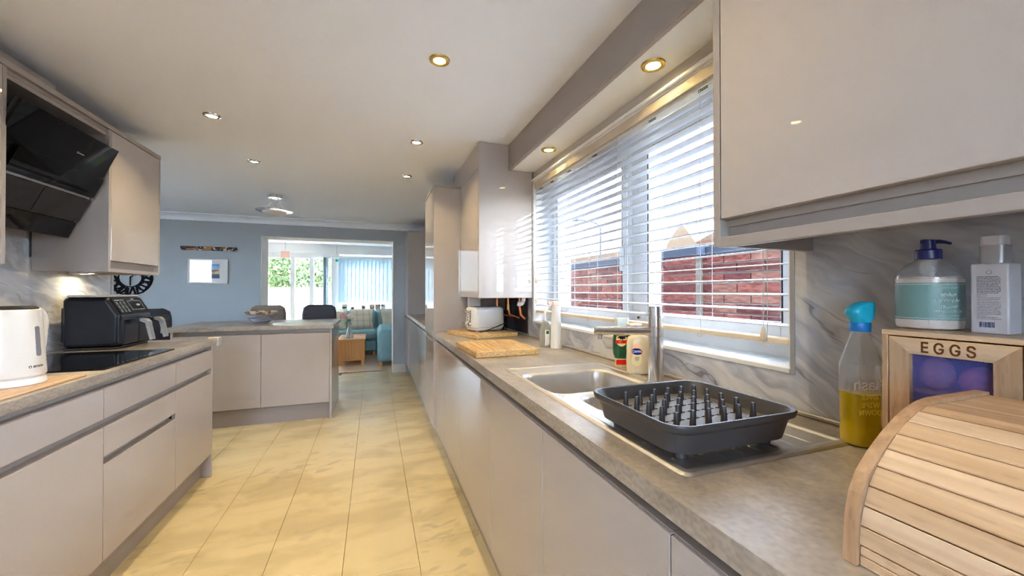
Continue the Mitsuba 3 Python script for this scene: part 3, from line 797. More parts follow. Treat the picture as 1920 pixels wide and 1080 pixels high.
# ------------------------------------------------------------------ outside the kitchen window
struct("ground", cat_([bx(-60, 1.34, 9.46, 60, -0.2, -0.02), bx(2.76, 60, -20, 60, -0.2, -0.02), bx(-60, 1.34, -30, -1.5, -0.2, -0.02)]), "patio", False, "paved ground outside", "ground")
struct("path", bx(1.34, 2.76, -20, 60, -0.2, -0.02), "tarmac", False, "dark path between the house and the garden wall", "path")
t = thing("garden_wall", "red brick garden wall with dark coping outside the sink window", "brick wall")
put(t, bx(2.512, 2.72, 0.3, 9.0, -0.02, 1.515), "mortar", False)
bricks = [mikit.ply(bx(2.50, 2.60, 0.005, 0.220, 0.005, 0.070, 0.002), f"brick_{i}", smooth=False) for i in range(4)]
for r in range(8):
    z = 1.515 - 0.075 * (r + 1)
    y = 0.90 + (0.1125 if r % 2 else 0.0)
    while y < 7.4:
        if r < 7 or y > 2.5:
            part(t, "brick", {**bricks[int(rng.integers(4))], "to_world": T().translate([float(rng.uniform(-0.002, 0.002)), y, z])}, None)
        y += 0.225
cop = mikit.ply(bx(2.475, 2.75, 0.003, 0.597, 1.516, 1.585, 0.006), "coping", smooth=False)
for k in range(13):
    part(t, "coping_stone", {**cop, "to_world": T().translate([0, 0.6 + 0.6 * k, 0])}, None)
# pier standing proud of the wall
part(t, "pier", bx(2.43, 2.52, 2.45, 2.80, -0.02, 1.515), "mortar", False)
pb = [mikit.ply(bx(2.415, 2.44, 2.455, 2.795, 0.004, 0.071, 0.002), f"brick_{i}", smooth=False) for i in (0, 2)]
for r in range(8):
    part(t, "pier_brick", {**pb[r % 2], "to_world": T().translate([0, 0, 1.515 - 0.075 * (r + 1)])}, None)
part(t, "pier_cap", bx(2.39, 2.52, 2.40, 2.85, 1.5155, 1.60, 0.006), "coping", False)


def roof_courses(root, p0, along, up, length, rise, rows, bsdf):
    """Overlapping tile courses on a slope from p0: along the eaves, up the slope."""
    al, up = np.array(along, float), np.array(up, float)
    al /= np.linalg.norm(al)
    up /= np.linalg.norm(up)
    nrm = np.cross(al, up)
    for k in range(rows):
        c = trimesh.creation.box((length, rise / rows * 1.05, 0.06))
        M = np.eye(4)
        M[:3, 0], M[:3, 1], M[:3, 2] = al, up, nrm
        tilt = trimesh.transformations.rotation_matrix(0.06, [1, 0, 0])
        c.apply_transform(tilt)
        M[:3, 3] = np.array(p0) + al * length / 2 + up * rise * (k + 0.5) / rows + nrm * 0.05
        c.apply_transform(M)
        part(root, "roof_course", c, bsdf, False)


# unseen upper storey and eaves of the house, added to shade the passage
struct("unseen_upper_storey", cat_([bx(-4.0, 1.34, -1.6, 9.45, H + 0.2, 5.2), bx(-4.3, 1.75, -1.9, 9.8, 5.2, 5.45)]), "house_brick", False)
# house with the small front gable, seen over the wall
t = thing("house", "house with a small pale front gable over the garden wall", "house")
gx, gy = 16.35, 17.5          # foot of the gable front
part(t, "wall", bx(gx + 1.2, gx + 8, gy - 14.0, gy + 1.5, -0.1, 4.1), "house_brick", False)
gm = ext(Polygon([(-0.72, -0.1), (0.72, -0.1), (0.72, 3.7), (0, 4.86), (-0.72, 3.7)]), 1.6)
part(t, "gable_wall", on(gm, (gx, gy, 0), (0.72, -0.69, 0), (0, 0, 1)), "render_cream", False)
for s in (-1, 1):
    bb = ext(Polygon([(s * 0.0, 4.80), (s * 0.88, 3.40), (s * 0.88, 3.62), (0, 5.02)]), 0.12)
    part(t, "bargeboard", on(bb, (gx, gy, 0), (0.72, -0.69, 0), (0, 0, 1)), "paint_white", False)
roof_courses(t, (gx + 1.0, gy + 0.6, 3.75), (0.0, -1.0, 0), (0.82, 0.0, 0.40), 15.0, 3.0, 9, "roof_tile")
# second house, hipped roof to the left
t = thing("house", "house with a long low tiled roof at the left behind the garden wall", "house")
part(t, "wall", bx(12.9, 20, 20.0, 34.0, -0.1, 2.55), "house_brick", False)
roof_courses(t, (12.7, 36.0, 2.45), (0, -1, 0), (0.80, 0.0, 0.40), 16.0, 3.0, 8, "roof_tile")
# street lamp
t = thing("street_lamp", "slim grey street lamp with a curved arm outside the window", "street lamp")
lx, ly = 9.6, 15.2
part(t, "pole", tube([(lx, ly, -0.1), (lx, ly, 2.0), (lx, ly, 3.9)], [0.05, 0.045, 0.035], 10), "lamp_grey")
part(t, "arm", tube(spline([(lx, ly, 3.9), (lx - 0.03, ly + 0.02, 4.15), (lx - 0.35, ly + 0.25, 4.38), (lx - 0.8, ly + 0.6, 4.5)], 14), 0.03, 8), "lamp_grey")
part(t, "lantern", rbox(lx - 1.05, lx - 0.75, ly + 0.58, ly + 0.82, 4.45, 4.55, 0.04, 6), "lamp_grey")

# ------------------------------------------------------------------ living room: doors, window, blinds
def leafset(n, centre, size, seed, lsize=0.09, shell=0.75):
    """n small leaf quads scattered through an ellipsoid."""
    g = np.random.default_rng(seed)
    v = g.normal(size=(n, 3))
    v /= np.linalg.norm(v, axis=1, keepdims=True)
    rr = (shell + (1 - shell) * g.random(n))[:, None] * (0.75 + 0.5 * meshkit.noise(v * 2.2 + seed, seed)[:, None])
    c = np.array(centre) + v * rr * np.array(size)
    a = g.normal(size=(n, 3)); a /= np.linalg.norm(a, axis=1, keepdims=True)
    b_ = np.cross(a, g.normal(size=(n, 3))); b_ /= np.linalg.norm(b_, axis=1, keepdims=True)
    s = lsize * g.uniform(0.6, 1.3, (n, 1))
    V = np.stack([c - a * s, c + b_ * s * 0.45, c + a * s, c - b_ * s * 0.45], 1).reshape(-1, 3)
    k = np.arange(n)[:, None] * 4
    F = np.vstack([k + [0, 1, 2], k + [0, 2, 3]])
    return trimesh.Trimesh(V, F, process=False)


struct("door_1", None, None, label="white patio doors with tall panes in the far wall", cat="door")
dY = YF + 0.10
part("door_1", "frame", ext_xz(Polygon(sbox(-2.35, 0.0, -0.80, 2.03).exterior, [sbox(-2.28, 0.06, -0.87, 1.93).exterior.coords]), dY - 0.06, dY + 0.06), "upvc_white", False)
for x in (-1.618, -1.258):
    part("door_1", "post", bx(x - 0.037, x + 0.037, dY - 0.05, dY + 0.05, 0.06, 1.93), "upvc_white", False)
for x0, x1 in ((-2.28, -1.655), (-1.581, -1.295), (-1.221, -0.87)):
    part("door_1", "pane", on(trimesh.Trimesh([(0, 0, 0), (x1 - x0, 0, 0), (x1 - x0, 1.87, 0), (0, 1.87, 0)], [(0, 1, 2), (0, 2, 3)]), (x0, dY, 0.06), (1, 0, 0), (0, 0, 1)), "pane_glass", False)
struct("window_2", None, None, label="wide living room window behind vertical blinds", cat="window")
part("window_2", "frame", ext_xz(Polygon(sbox(-0.72, 0.80, 1.15, 2.03).exterior, [sbox(-0.66, 0.87, 1.09, 1.97).exterior.coords]), dY, dY + 0.08), "upvc_white", False)
part("window_2", "mullion", bx(0.18, 0.25, dY, dY + 0.08, 0.87, 1.97), "upvc_white", False)
for x0, x1 in ((-0.66, 0.18), (0.25, 1.09)):
    part("window_2", "pane", on(trimesh.Trimesh([(0, 0, 0), (x1 - x0, 0, 0), (x1 - x0, 1.1, 0), (0, 1.1, 0)], [(0, 1, 2), (0, 2, 3)]), (x0, dY + 0.04, 0.87), (1, 0, 0), (0, 0, 1)), "pane_glass", False)
part("window_2", "sill", bx(-0.74, 1.17, YF - 0.14, dY, 0.795, 0.82, 0.004), "upvc_white", False)
t = thing("vertical_blind", "pale vertical strip blind across the living room window", "blind")
part(t, "headrail", bx(-0.90, 1.2, YF - 0.075, YF - 0.0005, 1.945, 1.985, 0.003), "upvc_white", False)
vs = mikit.ply(bx(-0.048, 0.048, -0.0006, 0.0006, 0.98, 1.944), "blind_fabric", smooth=False)
for k in range(23):
    part(t, "strip", {**vs, "to_world": T().translate([-0.68 + 0.082 * k, YF - 0.055, 0]) @ T().rotate([0, 0, 1], 22)}, None)
t = thing("vertical_blind", "few bunched strips of a vertical blind hanging by the patio doors", "blind")
part(t, "headrail", bx(-1.25, -0.92, YF - 0.075, YF - 0.0005, 1.945, 1.985, 0.003), "upvc_white", False)
vs = mikit.ply(bx(-0.045, 0.045, -0.0006, 0.0006, 0.08, 1.944), "blind_fabric", smooth=False)
for k in range(5):
    part(t, "strip", {**vs, "to_world": T().translate([-1.0 + 0.03 * k - (0.1 if k > 2 else 0), YF - 0.055, 0]) @ T().rotate([0, 0, 1], 78)}, None)
# hanging ornaments
t = thing("hanging_ornament", "small turquoise glass disc hanging before the vertical blind", "ornament")
part(t, "disc", cyl((-0.745, 8.95, 1.875), 0.030, 0.008, 20, "y"), matte("turquoise", 20, 170, 180))
part(t, "cord", bx(-0.746, -0.744, 8.953, 8.955, 1.90, H), "black_matte", False)
t = thing("hanging_ornament", "pale pink paper square at the top of the patio doors", "ornament")
part(t, "square", bx(-1.78, -1.62, 8.95, 8.956, 1.90, 2.04), matte("pink_paper", 240, 200, 186), False)
part(t, "cord", bx(-1.701, -1.699, 8.952, 8.954, 2.04, H), "black_matte", False)

# garden beyond the patio doors
t = thing("garden_fence", "grey wooden board fence beyond the patio doors", "fence")
fb = mikit.ply(bx(0.002, 0.138, 0, 0.02, -0.02, 1.35), "fence_wood", smooth=False)
for k in range(50):
    part(t, "board", {**fb, "to_world": T().translate([-4.6 + 0.14 * k, 13.4 + 0.012 * (k % 2), 0])}, None)
part(t, "rail", bx(-4.6, 2.4, 13.44, 13.50, 1.1, 1.18), "fence_wood", False)
struct("lawn", bx(-9, 1.3, 11.4, 20, -0.02, -0.005), "grass", False, "lawn beyond the patio", "lawn")
for i, (x, y, z, sx, sz, lab) in enumerate(((-3.9, 14.4, 1.85, 0.60, 1.05, "bright leafy shrub left of the patio door post"), (-2.9, 15.5, 1.9, 0.66, 1.15, "leafy shrub between the patio door posts, set farther back"), (-1.95, 14.4, 1.9, 0.60, 1.15, "leafy shrub seen through the middle patio pane"), (-0.95, 15.5, 2.0, 0.66, 1.2, "darker leafy shrub seen beside the bunched blind strips"), (0.3, 14.4, 1.8, 0.66, 1.1, "leafy shrub behind the vertical blind"))):
    t = thing("garden_shrub", lab, "shrub", "shrubs above the garden fence")
    core = trimesh.creation.icosphere(3, 1.0)
    v = np.array(core.vertices)
    core.vertices = v * (0.62 + 0.3 * meshkit.noise(v * 2.5 + i, i)[:, None]) * np.array([sx, 0.38, sz]) + np.array([x, y, z])
    part(t, "core", core, "hedge_dark")
    for q in range(3):
        part(t, "foliage", leafset(1300, (x, y, z), (sx, 0.42, sz), 10 * i + q, 0.085), f"leaf_{q}", False, kind="stuff")
    part(t, "stem", cyl((x, y, -0.02), 0.07, 1.2, 8), "hedge_dark")

# sofa, L-shaped: back along the far window, arm towards the opening
t = thing("corner_sofa", "teal fabric corner sofa below the living room window", "sofa")
part(t, "base", bx(-1.0, 0.05, 7.95, 8.85, 0.07, 0.30, 0.03), "teal_fabric", 40)
part(t, "base", bx(0.05, 1.15, 6.72, 8.85, 0.07, 0.30, 0.03), "teal_fabric", 40)
for x0, x1 in ((-0.98, -0.47), (-0.465, 0.045)):
    part(t, "seat_cushion", rbox(x0, x1, 7.90, 8.60, 0.30, 0.475, 0.06, 12), "teal_fabric", 60)
part(t, "seat_cushion", rbox(0.30, 1.0, 6.98, 8.60, 0.30, 0.475, 0.06, 12), "teal_fabric", 60)
for x0, x1 in ((-0.98, -0.47), (-0.465, 0.045), (0.05, 0.9)):
    part(t, "back_cushion", rbox(x0, x1, 8.55, 8.86, 0.40, 0.85, 0.09, 12), "teal_fabric", 60)
part(t, "arm", rbox(0.055, 0.36, 6.70, 7.95, 0.07, 0.60, 0.09, 14), "teal_fabric", 60)
part(t, "arm", rbox(-1.28, -1.0, 7.95, 8.86, 0.07, 0.58, 0.09, 14), "teal_fabric", 60)
for x, y in ((0.10, 6.76), (0.33, 6.78), (-0.95, 8.0), (0.0, 8.0), (-1.2, 8.8), (1.05, 6.8)):
    part(t, "foot", bx(x - 0.025, x + 0.025, y - 0.025, y + 0.025, 0, 0.07), "oak_z", False)


def cushion(x, y, z, w, h, th, lean, rot, bsdf, label):
    n = 14
    g = np.linspace(-1, 1, n)
    X, Z = np.meshgrid(g, g, indexing="ij")
    th_ = th / 2 * np.clip((1 - X ** 4) * (1 - Z ** 4), 0, 1) ** 0.5
    pin = 1 - 0.06 * (1 - np.abs(Z)) * (np.abs(X) > 0.5)
    Vf = np.stack([X * w / 2 * pin, -th_, Z * h / 2], -1).reshape(-1, 3)
    Vb = np.stack([X * w / 2 * pin, th_, Z * h / 2], -1).reshape(-1, 3)
    F = []
    for i in range(n - 1):
        for j in range(n - 1):
            p = i * n + j
            F += [(p, p + n, p + n + 1), (p, p + n + 1, p + 1)]
    F = np.array(F)
    m = trimesh.Trimesh(np.vstack([Vf, Vb]), np.vstack([F, F[:, ::-1] + n * n]), process=False)
    m.merge_vertices()
    m.apply_transform(trimesh.transformations.rotation_matrix(math.radians(-lean), [1, 0, 0]))
    m.apply_transform(trimesh.transformations.rotation_matrix(math.radians(rot), [0, 0, 1]))
    m.apply_translation((x, y, z))
    return single("cushion", m, bsdf, label, "cushion", smooth=60)


cushion(-0.24, 8.40, 0.665, 0.44, 0.42, 0.13, 18, 6, "plaid", "beige plaid cushion leaning on the teal sofa, nearest the arm")
cushion(-0.71, 8.36, 0.655, 0.40, 0.40, 0.13, 18, -4, "cream_fabric", "cream cushion behind the flower vase on the teal sofa")
cushion(0.30, 8.30, 0.66, 0.40, 0.40, 0.13, 16, 40, "cream_fabric", "cream cushion in the corner of the teal sofa by the opening")
# photo blocks on the sill
for x, w, h, lab in ((-0.60, 0.105, 0.125, "beige photo block on the sill, leftmost and largest"), (-0.44, 0.08, 0.065, "small grey photo block on the sill behind the cream cushion"), (-0.22, 0.085, 0.10, "pale photo block on the sill left of the three in a row"),
                     (-0.045, 0.10, 0.115, "photo block on the sill, first of the three in a row"), (0.075, 0.105, 0.115, "photo block on the sill, middle of the three in a row"), (0.185, 0.09, 0.115, "photo block on the sill, last of the three beside the wall edge")):
    k = thing("photo_block", lab, "photo", "photo blocks on the living room sill")
    put(k, bx(x - w / 2, x + w / 2, YF - 0.125, YF - 0.10, 0.8205, 0.8205 + h, 0.002), "paint_white", False)
    part(k, "print", bx(x - w / 2 + 0.006, x + w / 2 - 0.006, YF - 0.1256, YF - 0.125, 0.826, 0.8205 + h - 0.006), mat("photo_print", {"type": "diffuse", "reflectance": proc(f_photo)}) if "photo_print" not in scene else "photo_print", False)

# coffee table, vase and flowers
t = thing("coffee_table", "small oak coffee table with a closed side before the sofa", "table")
tx0, tx1, ty0, ty1 = -0.56, -0.15, 7.0, 7.80
part(t, "tabletop", bx(tx0 - 0.01, tx1 + 0.01, ty0 - 0.02, ty1, 0.405, 0.432, 0.004), "oak_z", False)
for x in (tx0, tx1 - 0.055):
    for y in (ty0, ty1 - 0.06):
        part(t, "leg", bx(x, x + 0.055, y, y + 0.055, 0, 0.405, 0.003), "oak_z", False)
part(t, "side_panel", bx(tx0 + 0.055, tx1 - 0.055, ty0 + 0.006, ty0 + 0.02, 0.07, 0.405), "oak_z", False)
part(t, "side_panel", bx(tx1 - 0.02, tx1 - 0.006, ty0 + 0.055, ty1 - 0.06, 0.07, 0.405), "oak_z", False)
part(t, "shelf", bx(tx0 + 0.02, tx1 - 0.021, ty0 + 0.021, ty1 - 0.03, 0.09, 0.105), "oak_z", False)
vx, vy = -0.40, 7.25
t = thing("glass_vase", "clear conical glass vase of water on the coffee table", "vase")
part(t, "glass", lathe([(0, 0.4325), (0.070, 0.4325), (0.074, 0.437), (0.030, 0.60), (0.026, 0.64), (0.040, 0.685), (0.0385, 0.685), (0.024, 0.64), (0.028, 0.60), (0.070, 0.44), (0, 0.438)], (vx, vy, 0), 32), "bottle_glass")


def flower(x, y, z, r, bsdf, label, seed):
    g = np.random.default_rng(seed)
    t = thing("cut_flower", label, "flower")
    ms = []
    for k in range(46):
        th, ph = math.acos(1 - 1.35 * (k + 0.5) / 46), k * 2.39996
        n_ = np.array([math.sin(th) * math.cos(ph), math.sin(th) * math.sin(ph), math.cos(th)])
        pet = trimesh.creation.icosphere(1, 1.0)
        pet.apply_scale((0.42, 0.42, 0.13))
        M = trimesh.geometry.align_vectors([0, 0, 1], n_ + g.normal(size=3) * 0.25)
        pet.apply_transform(M)
        pet.apply_translation(n_ * 0.72)
        ms.append(pet)
    m = cat_(ms)
    m.apply_scale(r)
    m.apply_translation((x, y, z))
    part(t, "blossom", m, bsdf, 60)
    part(t, "stem", tube(spline([(vx + (x - vx) * 0.1, vy + (y - vy) * 0.1, 0.45), (vx + (x - vx) * 0.05, vy, 0.63), (x, y, z - r * 0.5)], 12), 0.004, 6), "leaf_2", 30)
    for q in range(3):
        a, zz = g.uniform(0, 6.28), 0.70 + 0.03 * q
        bm = leafset(1, (vx + 0.05 * math.cos(a) + (x - vx) * 0.4, vy + 0.03 * math.sin(a), zz), (0.01, 0.01, 0.01), seed + q, 0.05)
        part(t, "leaf", bm, "leaf_2", False)


flower(vx - 0.10, vy - 0.02, 0.80, 0.062, matte("pink_petal", 226, 168, 178), "pink flower in the glass vase", 3)
flower(vx + 0.015, vy + 0.02, 0.785, 0.065, matte("cream_petal", 246, 236, 220), "cream flower in the glass vase beside the pink one", 5)

# ------------------------------------------------------------------ dining end: pictures, clock, stools, bowl
t = thing("wall_picture", "white framed coastal print on the grey back wall", "picture")
part(t, "frame", ext_xz(Polygon(sbox(-2.268, 1.330, -1.833, 1.650).exterior, [sbox(-2.250, 1.348, -1.851, 1.632).exterior.coords]), YB - 0.022, YB - 0.001), "paint_white", False)
part(t, "mount", bx(-2.250, -1.851, YB - 0.012, YB - 0.002, 1.348, 1.632), "paint_white", False)
part(t, "print", bx(-2.205, -1.925, YB - 0.0125, YB - 0.0118, 1.398, 1.585), mat("coast_print", {"type": "diffuse", "reflectance": proc(f_print)}), False, label="print of a sunny bay under blue sky")
part(t, "glazing", on(trimesh.Trimesh([(0, 0, 0), (0.40, 0, 0), (0.40, 0.284, 0), (0, 0.284, 0)], [(0, 1, 2), (0, 2, 3)]), (-2.2505, YB - 0.016, 1.348), (1, 0, 0), (0, 0, 1)), "pane_glass", False)
single("wall_sign", bx(-2.345, -1.735, YB - 0.025, YB - 0.001, 1.762, 1.812, 0.002), mat("sign_print", {"type": "diffuse", "reflectance": proc(f_sign)}), "long narrow mottled dark plaque above the framed print", "wall sign", smooth=False)
t = thing("wall_clock", "large black skeleton wall clock with roman numerals, half hidden by the cupboard", "clock")
cx_, cz_, cr = -2.855, 1.40, 0.225


def arc_tube(r, w):
    m = trimesh.creation.annulus(r - w, r, 0.012, sections=64)
    return on(m, (cx_, YB - 0.004, cz_), (1, 0, 0), (0, 0, 1))


part(t, "outer_ring", arc_tube(cr, 0.014), "black_matte")
part(t, "inner_ring", arc_tube(0.120, 0.010), "black_matte")
for k, s in enumerate(("XII", "I", "II", "III", "IIII", "V", "VI", "VII", "VIII", "IX", "X", "XI")):
    a = math.radians(90 - 30 * k)
    m = meshkit.text_mesh(s, 0.085, 0.010, bold=True)
    m.apply_translation((-(m.bounds[0][0] + m.bounds[1][0]) / 2, -(m.bounds[0][1] + m.bounds[1][1]) / 2, 0))
    c = np.array([cx_ + 0.165 * math.cos(a), YB - 0.005, cz_ + 0.165 * math.sin(a)])
    up = np.array([math.cos(a), 0, math.sin(a)])
    part(t, "numeral", on(m, c, np.cross(up, (0, -1, 0)), up), "black_matte", False)
part(t, "hand", cat_([on(trimesh.creation.box((0.008, 0.11, 0.004)), (cx_, YB - 0.012, cz_ - 0.045), (1, 0, 0), (0, 0, 1)), on(trimesh.creation.box((0.008, 0.09, 0.004)), (cx_ + 0.03, YB - 0.012, cz_ + 0.03), (0.7, 0, -0.7), (0.7, 0, 0.7))]), "black_matte", False)


def stool(x, y, rot, bsdf, label):
    t = thing("bar_stool", label, "bar stool")

    def q(m):
        return turn(m, (x, y, 0), rot)
    def pad(zc0, zc1, yb, w, th):
        rings = []
        for z, ww in ((zc0, w * 0.94), (zc0 + 0.06, w), (zc1 - 0.09, w * 0.97), (zc1 - 0.03, w * 0.90), (zc1, w * 0.66)):
            r = ring(0, yb, ww / 2, th / 2, th * 0.48, z, 5)
            r[:, 1] += 0.25 * r[:, 0] ** 2 * -1.2
            rings.append(r)
        return loft(rings)
    part(t, "backrest", q(pad(0.70, 1.062, 0.19, 0.385, 0.05)), bsdf, 50)
    for z in (0.86, 0.94, 1.01):
        part(t, "seam", q(tube([(u_, 0.19 - 0.3 * u_ ** 2 - 0.0265, z) for u_ in np.linspace(-0.17, 0.17, 9)], 0.0022, 5)), "black_matte")
    part(t, "seat", q(rbox(-0.20, 0.20, -0.22, 0.17, 0.64, 0.70, 0.025, 8)), bsdf, 50)
    part(t, "column", q(cyl((0, -0.02, 0.02), 0.028, 0.62, 20)), "chrome")
    part(t, "footrest", q(tube([(0.15 * math.cos(a), -0.02 - 0.15 * math.sin(a), 0.30) for a in np.linspace(0, math.pi, 14)], 0.010, 8)), "chrome")
    part(t, "base", q(lathe([(0, 0), (0.20, 0), (0.20, 0.006), (0.05, 0.02), (0.03, 0.05), (0, 0.05)], (0, -0.02, 0), 32)), "chrome")


stool(-1.18, 5.10, 0, "taupe_fabric", "taupe upholstered bar stool behind the patterned bowl")
stool(-0.63, 5.10, 0, "black_leather", "black stitched bar stool behind the right end of the island")
stool(-1.955, 4.45, 25, "black_leather", "black stitched bar stool at the left end of the island, behind the air fryer")

t = thing("patterned_bowl", "wide grey ribbed bowl with a brown rim on the island", "bowl")
put(t, lathe([(0, 0.9105), (0.055, 0.9105), (0.060, 0.915), (0.105, 0.965), (0.140, 1.030), (0.137, 1.033), (0.132, 1.028), (0.098, 0.968), (0.055, 0.923), (0, 0.921)], (-1.045, 4.43, 0), 48), mat("bowl_glaze", {"type": "roughplastic", "alpha": 0.15, "diffuse_reflectance": proc(f_bowl)}), 40)

# ------------------------------------------------------------------ sink, tap, dish rack
def sdr(x, y, cx, cy, hx, hy, r):
    qx, qy = np.abs(x - cx) - hx + r, np.abs(y - cy) - hy + r
    return np.hypot(np.maximum(qx, 0), np.maximum(qy, 0)) + np.minimum(np.maximum(qx, qy), 0) - r


def sst(a, b, x):
    t_ = np.clip((x - a) / (b - a), 0, 1)
    return t_ * t_ * (3 - 2 * t_)


gx_, gy_ = np.linspace(SX0, SX1, 181), np.linspace(SY0, SY1, 391)
X, Y = np.meshgrid(gx_, gy_, indexing="ij")
e = sdr(X, Y, (SX0 + SX1) / 2, (SY0 + SY1) / 2, (SX1 - SX0) / 2, (SY1 - SY0) / 2, 0.02)
Z = 0.9105 + 0.0045 * sst(0.0, -0.006, e) - 0.0040 * sst(-0.016, -0.028, e)


def bowl(Z, cx, cy, hx, hy, r, depth):
    s_ = sdr(X, Y, cx, cy, hx, hy, r)
    dd = 0.006 * sst(0.010, -0.002, s_) + (depth - 0.006) * sst(-0.001, -0.024, s_)
    return Z - dd


Z = bowl(Z, 0.705, 1.245, 0.180, 0.150, 0.06, 0.155)
Z = bowl(Z, 0.690, 0.965, 0.110, 0.085, 0.05, 0.085)
for k in range(7):
    gxk = 0.590 + 0.046 * k
    yl = 0.855 - 0.010 * k
    gd = np.abs(X - gxk) + 0.002
    Z -= 0.0022 * sst(0.0065, 0.002, gd) * sst(0.560, 0.578, Y) * sst(yl, yl - 0.02, Y)
ny = len(gy_)
I, J = np.meshgrid(np.arange(len(gx_) - 1), np.arange(ny - 1), indexing="ij")
p = (I * ny + J).ravel()
F = np.vstack([np.c_[p, p + ny, p + ny + 1], np.c_[p, p + ny + 1, p + 1]])
sink_mesh = trimesh.Trimesh(np.c_[X.ravel(), Y.ravel(), Z.ravel()], F, process=False)
t = thing("kitchen_sink", "stainless steel inset sink with one and a half bowls and a drainer", "sink")
put(t, sink_mesh, "steel_brushed", True)
part(t, "waste", lathe([(0, 0.7605), (0.038, 0.7605), (0.042, 0.7625), (0.038, 0.7645), (0.030, 0.7615), (0, 0.7615)], (0.705, 1.245, 0), 32), "chrome", label="round chrome waste")
part(t, "stamp", on(trimesh.creation.annulus(0.010, 0.0115, 0.0006, sections=32), (0.540, 1.075, 0.9110), (1, 0, 0), (0, 1, 0)), "chrome", label="small round stamp")
part(t, "overflow", cyl((0.878, 1.245, 0.865), 0.012, 0.003, 16, "x"), "chrome")

t = thing("mixer_tap", "chrome mixer tap with a straight spout and a thin lever", "tap")
TX, TY = 0.918, 1.106
part(t, "body", cat_([lathe([(0, 0.9118), (0.030, 0.9118), (0.030, 0.916), (0.0265, 0.919), (0.0255, 0.924), (0.0250, 1.072), (0, 1.072)], (TX, TY, 0), 40)]), "chrome")
part(t, "collar", lathe([(0, 1.0725), (0.0242, 1.0725), (0.0242, 1.0745), (0.025, 1.075), (0.025, 1.104), (0.0242, 1.1045), (0.0242, 1.106), (0, 1.106)], (TX, TY, 0), 40), "chrome")
part(t, "cartridge", lathe([(0, 1.1065), (0.0248, 1.1065), (0.0250, 1.108), (0.0250, 1.174), (0.0235, 1.178), (0.0, 1.179)], (TX, TY, 0), 40), "chrome")
sd = np.array([-0.943, 0.333])
sp = part(t, "spout", tube([(TX + sd[0] * u_, TY + sd[1] * u_, 1.093) for u_ in (0.015, 0.10, 0.209, 0.2105)], [0.0142, 0.0142, 0.0142, 0.012], 24), "chrome", 40)
part(sp, "aerator", cyl((TX + sd[0] * 0.190, TY + sd[1] * 0.190, 1.064), 0.009, 0.016, 20), "chrome")
part(t, "lever", tube([(TX + u_ * -0.93, TY + u_ * -0.05, 1.163 - u_ * 0.28) for u_ in (0.015, 0.04, 0.078)], 0.0048, 14), "chrome", 40)
part(t, "lever_tip", tube([(TX + u_ * -0.93, TY + u_ * -0.05, 1.163 - u_ * 0.28) for u_ in (0.0782, 0.0815)], 0.0044, 14), "black_plastic", 40)

RX, RY, RZ = 0.667, 0.702, 0.985
t = thing("dish_rack", "dark grey plastic dish rack tray with standing pegs on the drainer", "dish rack")
prof = [(0.144, 0.130, 0.9265), (0.149, 0.135, 0.929), (0.157, 0.142, 0.966), (0.160, 0.145, 0.970), (0.166, 0.151, 0.974), (0.168, 0.153, 0.984), (0.166, 0.151, 0.987), (0.160, 0.145, 0.986), (0.157, 0.142, 0.980), (0.147, 0.133, 0.957)]
part(t, "tray", loft([ring(RX, RY, hx, hy, 0.045, z, 10) for hx, hy, z in prof], close=False), "rack_grey", 45)
floor_ = rrect(RX - 0.148, RX + 0.148, RY - 0.134, RY + 0.134, 0.045)
pegs = [(0.5645 + 0.0412 * i, 0.620 + 0.0412 * j) for i in range(6) for j in range(5)]
holes = shapely.union_all([Polygon([(x + 0.008, y - 0.006), (x + 0.020, y), (x + 0.008, y + 0.006)]) for x, y in pegs] + [Polygon([(x - 0.008, y - 0.006), (x - 0.020, y), (x - 0.008, y + 0.006)]) for x, y in pegs])
part(t, "base_plate", ext_xy(floor_ - holes.intersection(floor_.buffer(-0.008)), 0.953, 0.957), mat("rack_base", {"type": "roughplastic", "alpha": 0.3, "int_ior": 1.35, "diffuse_reflectance": rgb(lin(92, 84, 76))}), False)
peg = mikit.ply(lathe([(0, 0.957), (0.0066, 0.957), (0.0046, 0.9865), (0.0032, 0.990), (0, 0.991)], n=14), "rack_grey", smooth=40)
for x, y in pegs:
    part(t, "peg", {**peg, "to_world": T().translate([x, y, 0])}, None)
for x in (-0.11, 0.11):
    for y in (-0.10, 0.10):
        part(t, "foot", cyl((RX + x, RY + y, 0.9117), 0.012, 0.024, 14), "rack_grey")

# ------------------------------------------------------------------ right worktop: boards, toaster, bottles
single("chopping_board", turn(bx(-0.166, 0.166, -0.200, 0.200, 0.9105, 0.943, 0.004), (0.612, 2.000, 0), 2), "board_wood", "large worn wooden chopping board lying beyond the sink", "chopping board", smooth=False)
tb = single("chopping_board", turn(bx(-0.17, 0.17, -0.22, 0.22, 0.9105, 0.938, 0.003), (0.738, 2.760, 0), 16), "board_wood", "smaller wooden board under the white toaster", "chopping board", smooth=False)
t = thing("toaster", "white retro toaster on a wooden board under the boiler cupboard", "toaster")


def tq(m):
    return turn(m, (0.775, 2.80, 0), 12)


def roundbody(hx, hy, r, zs_):
    return loft([ring(0, 0, hx * k, hy * k, r * k, z, 8) for z, k in zs_])


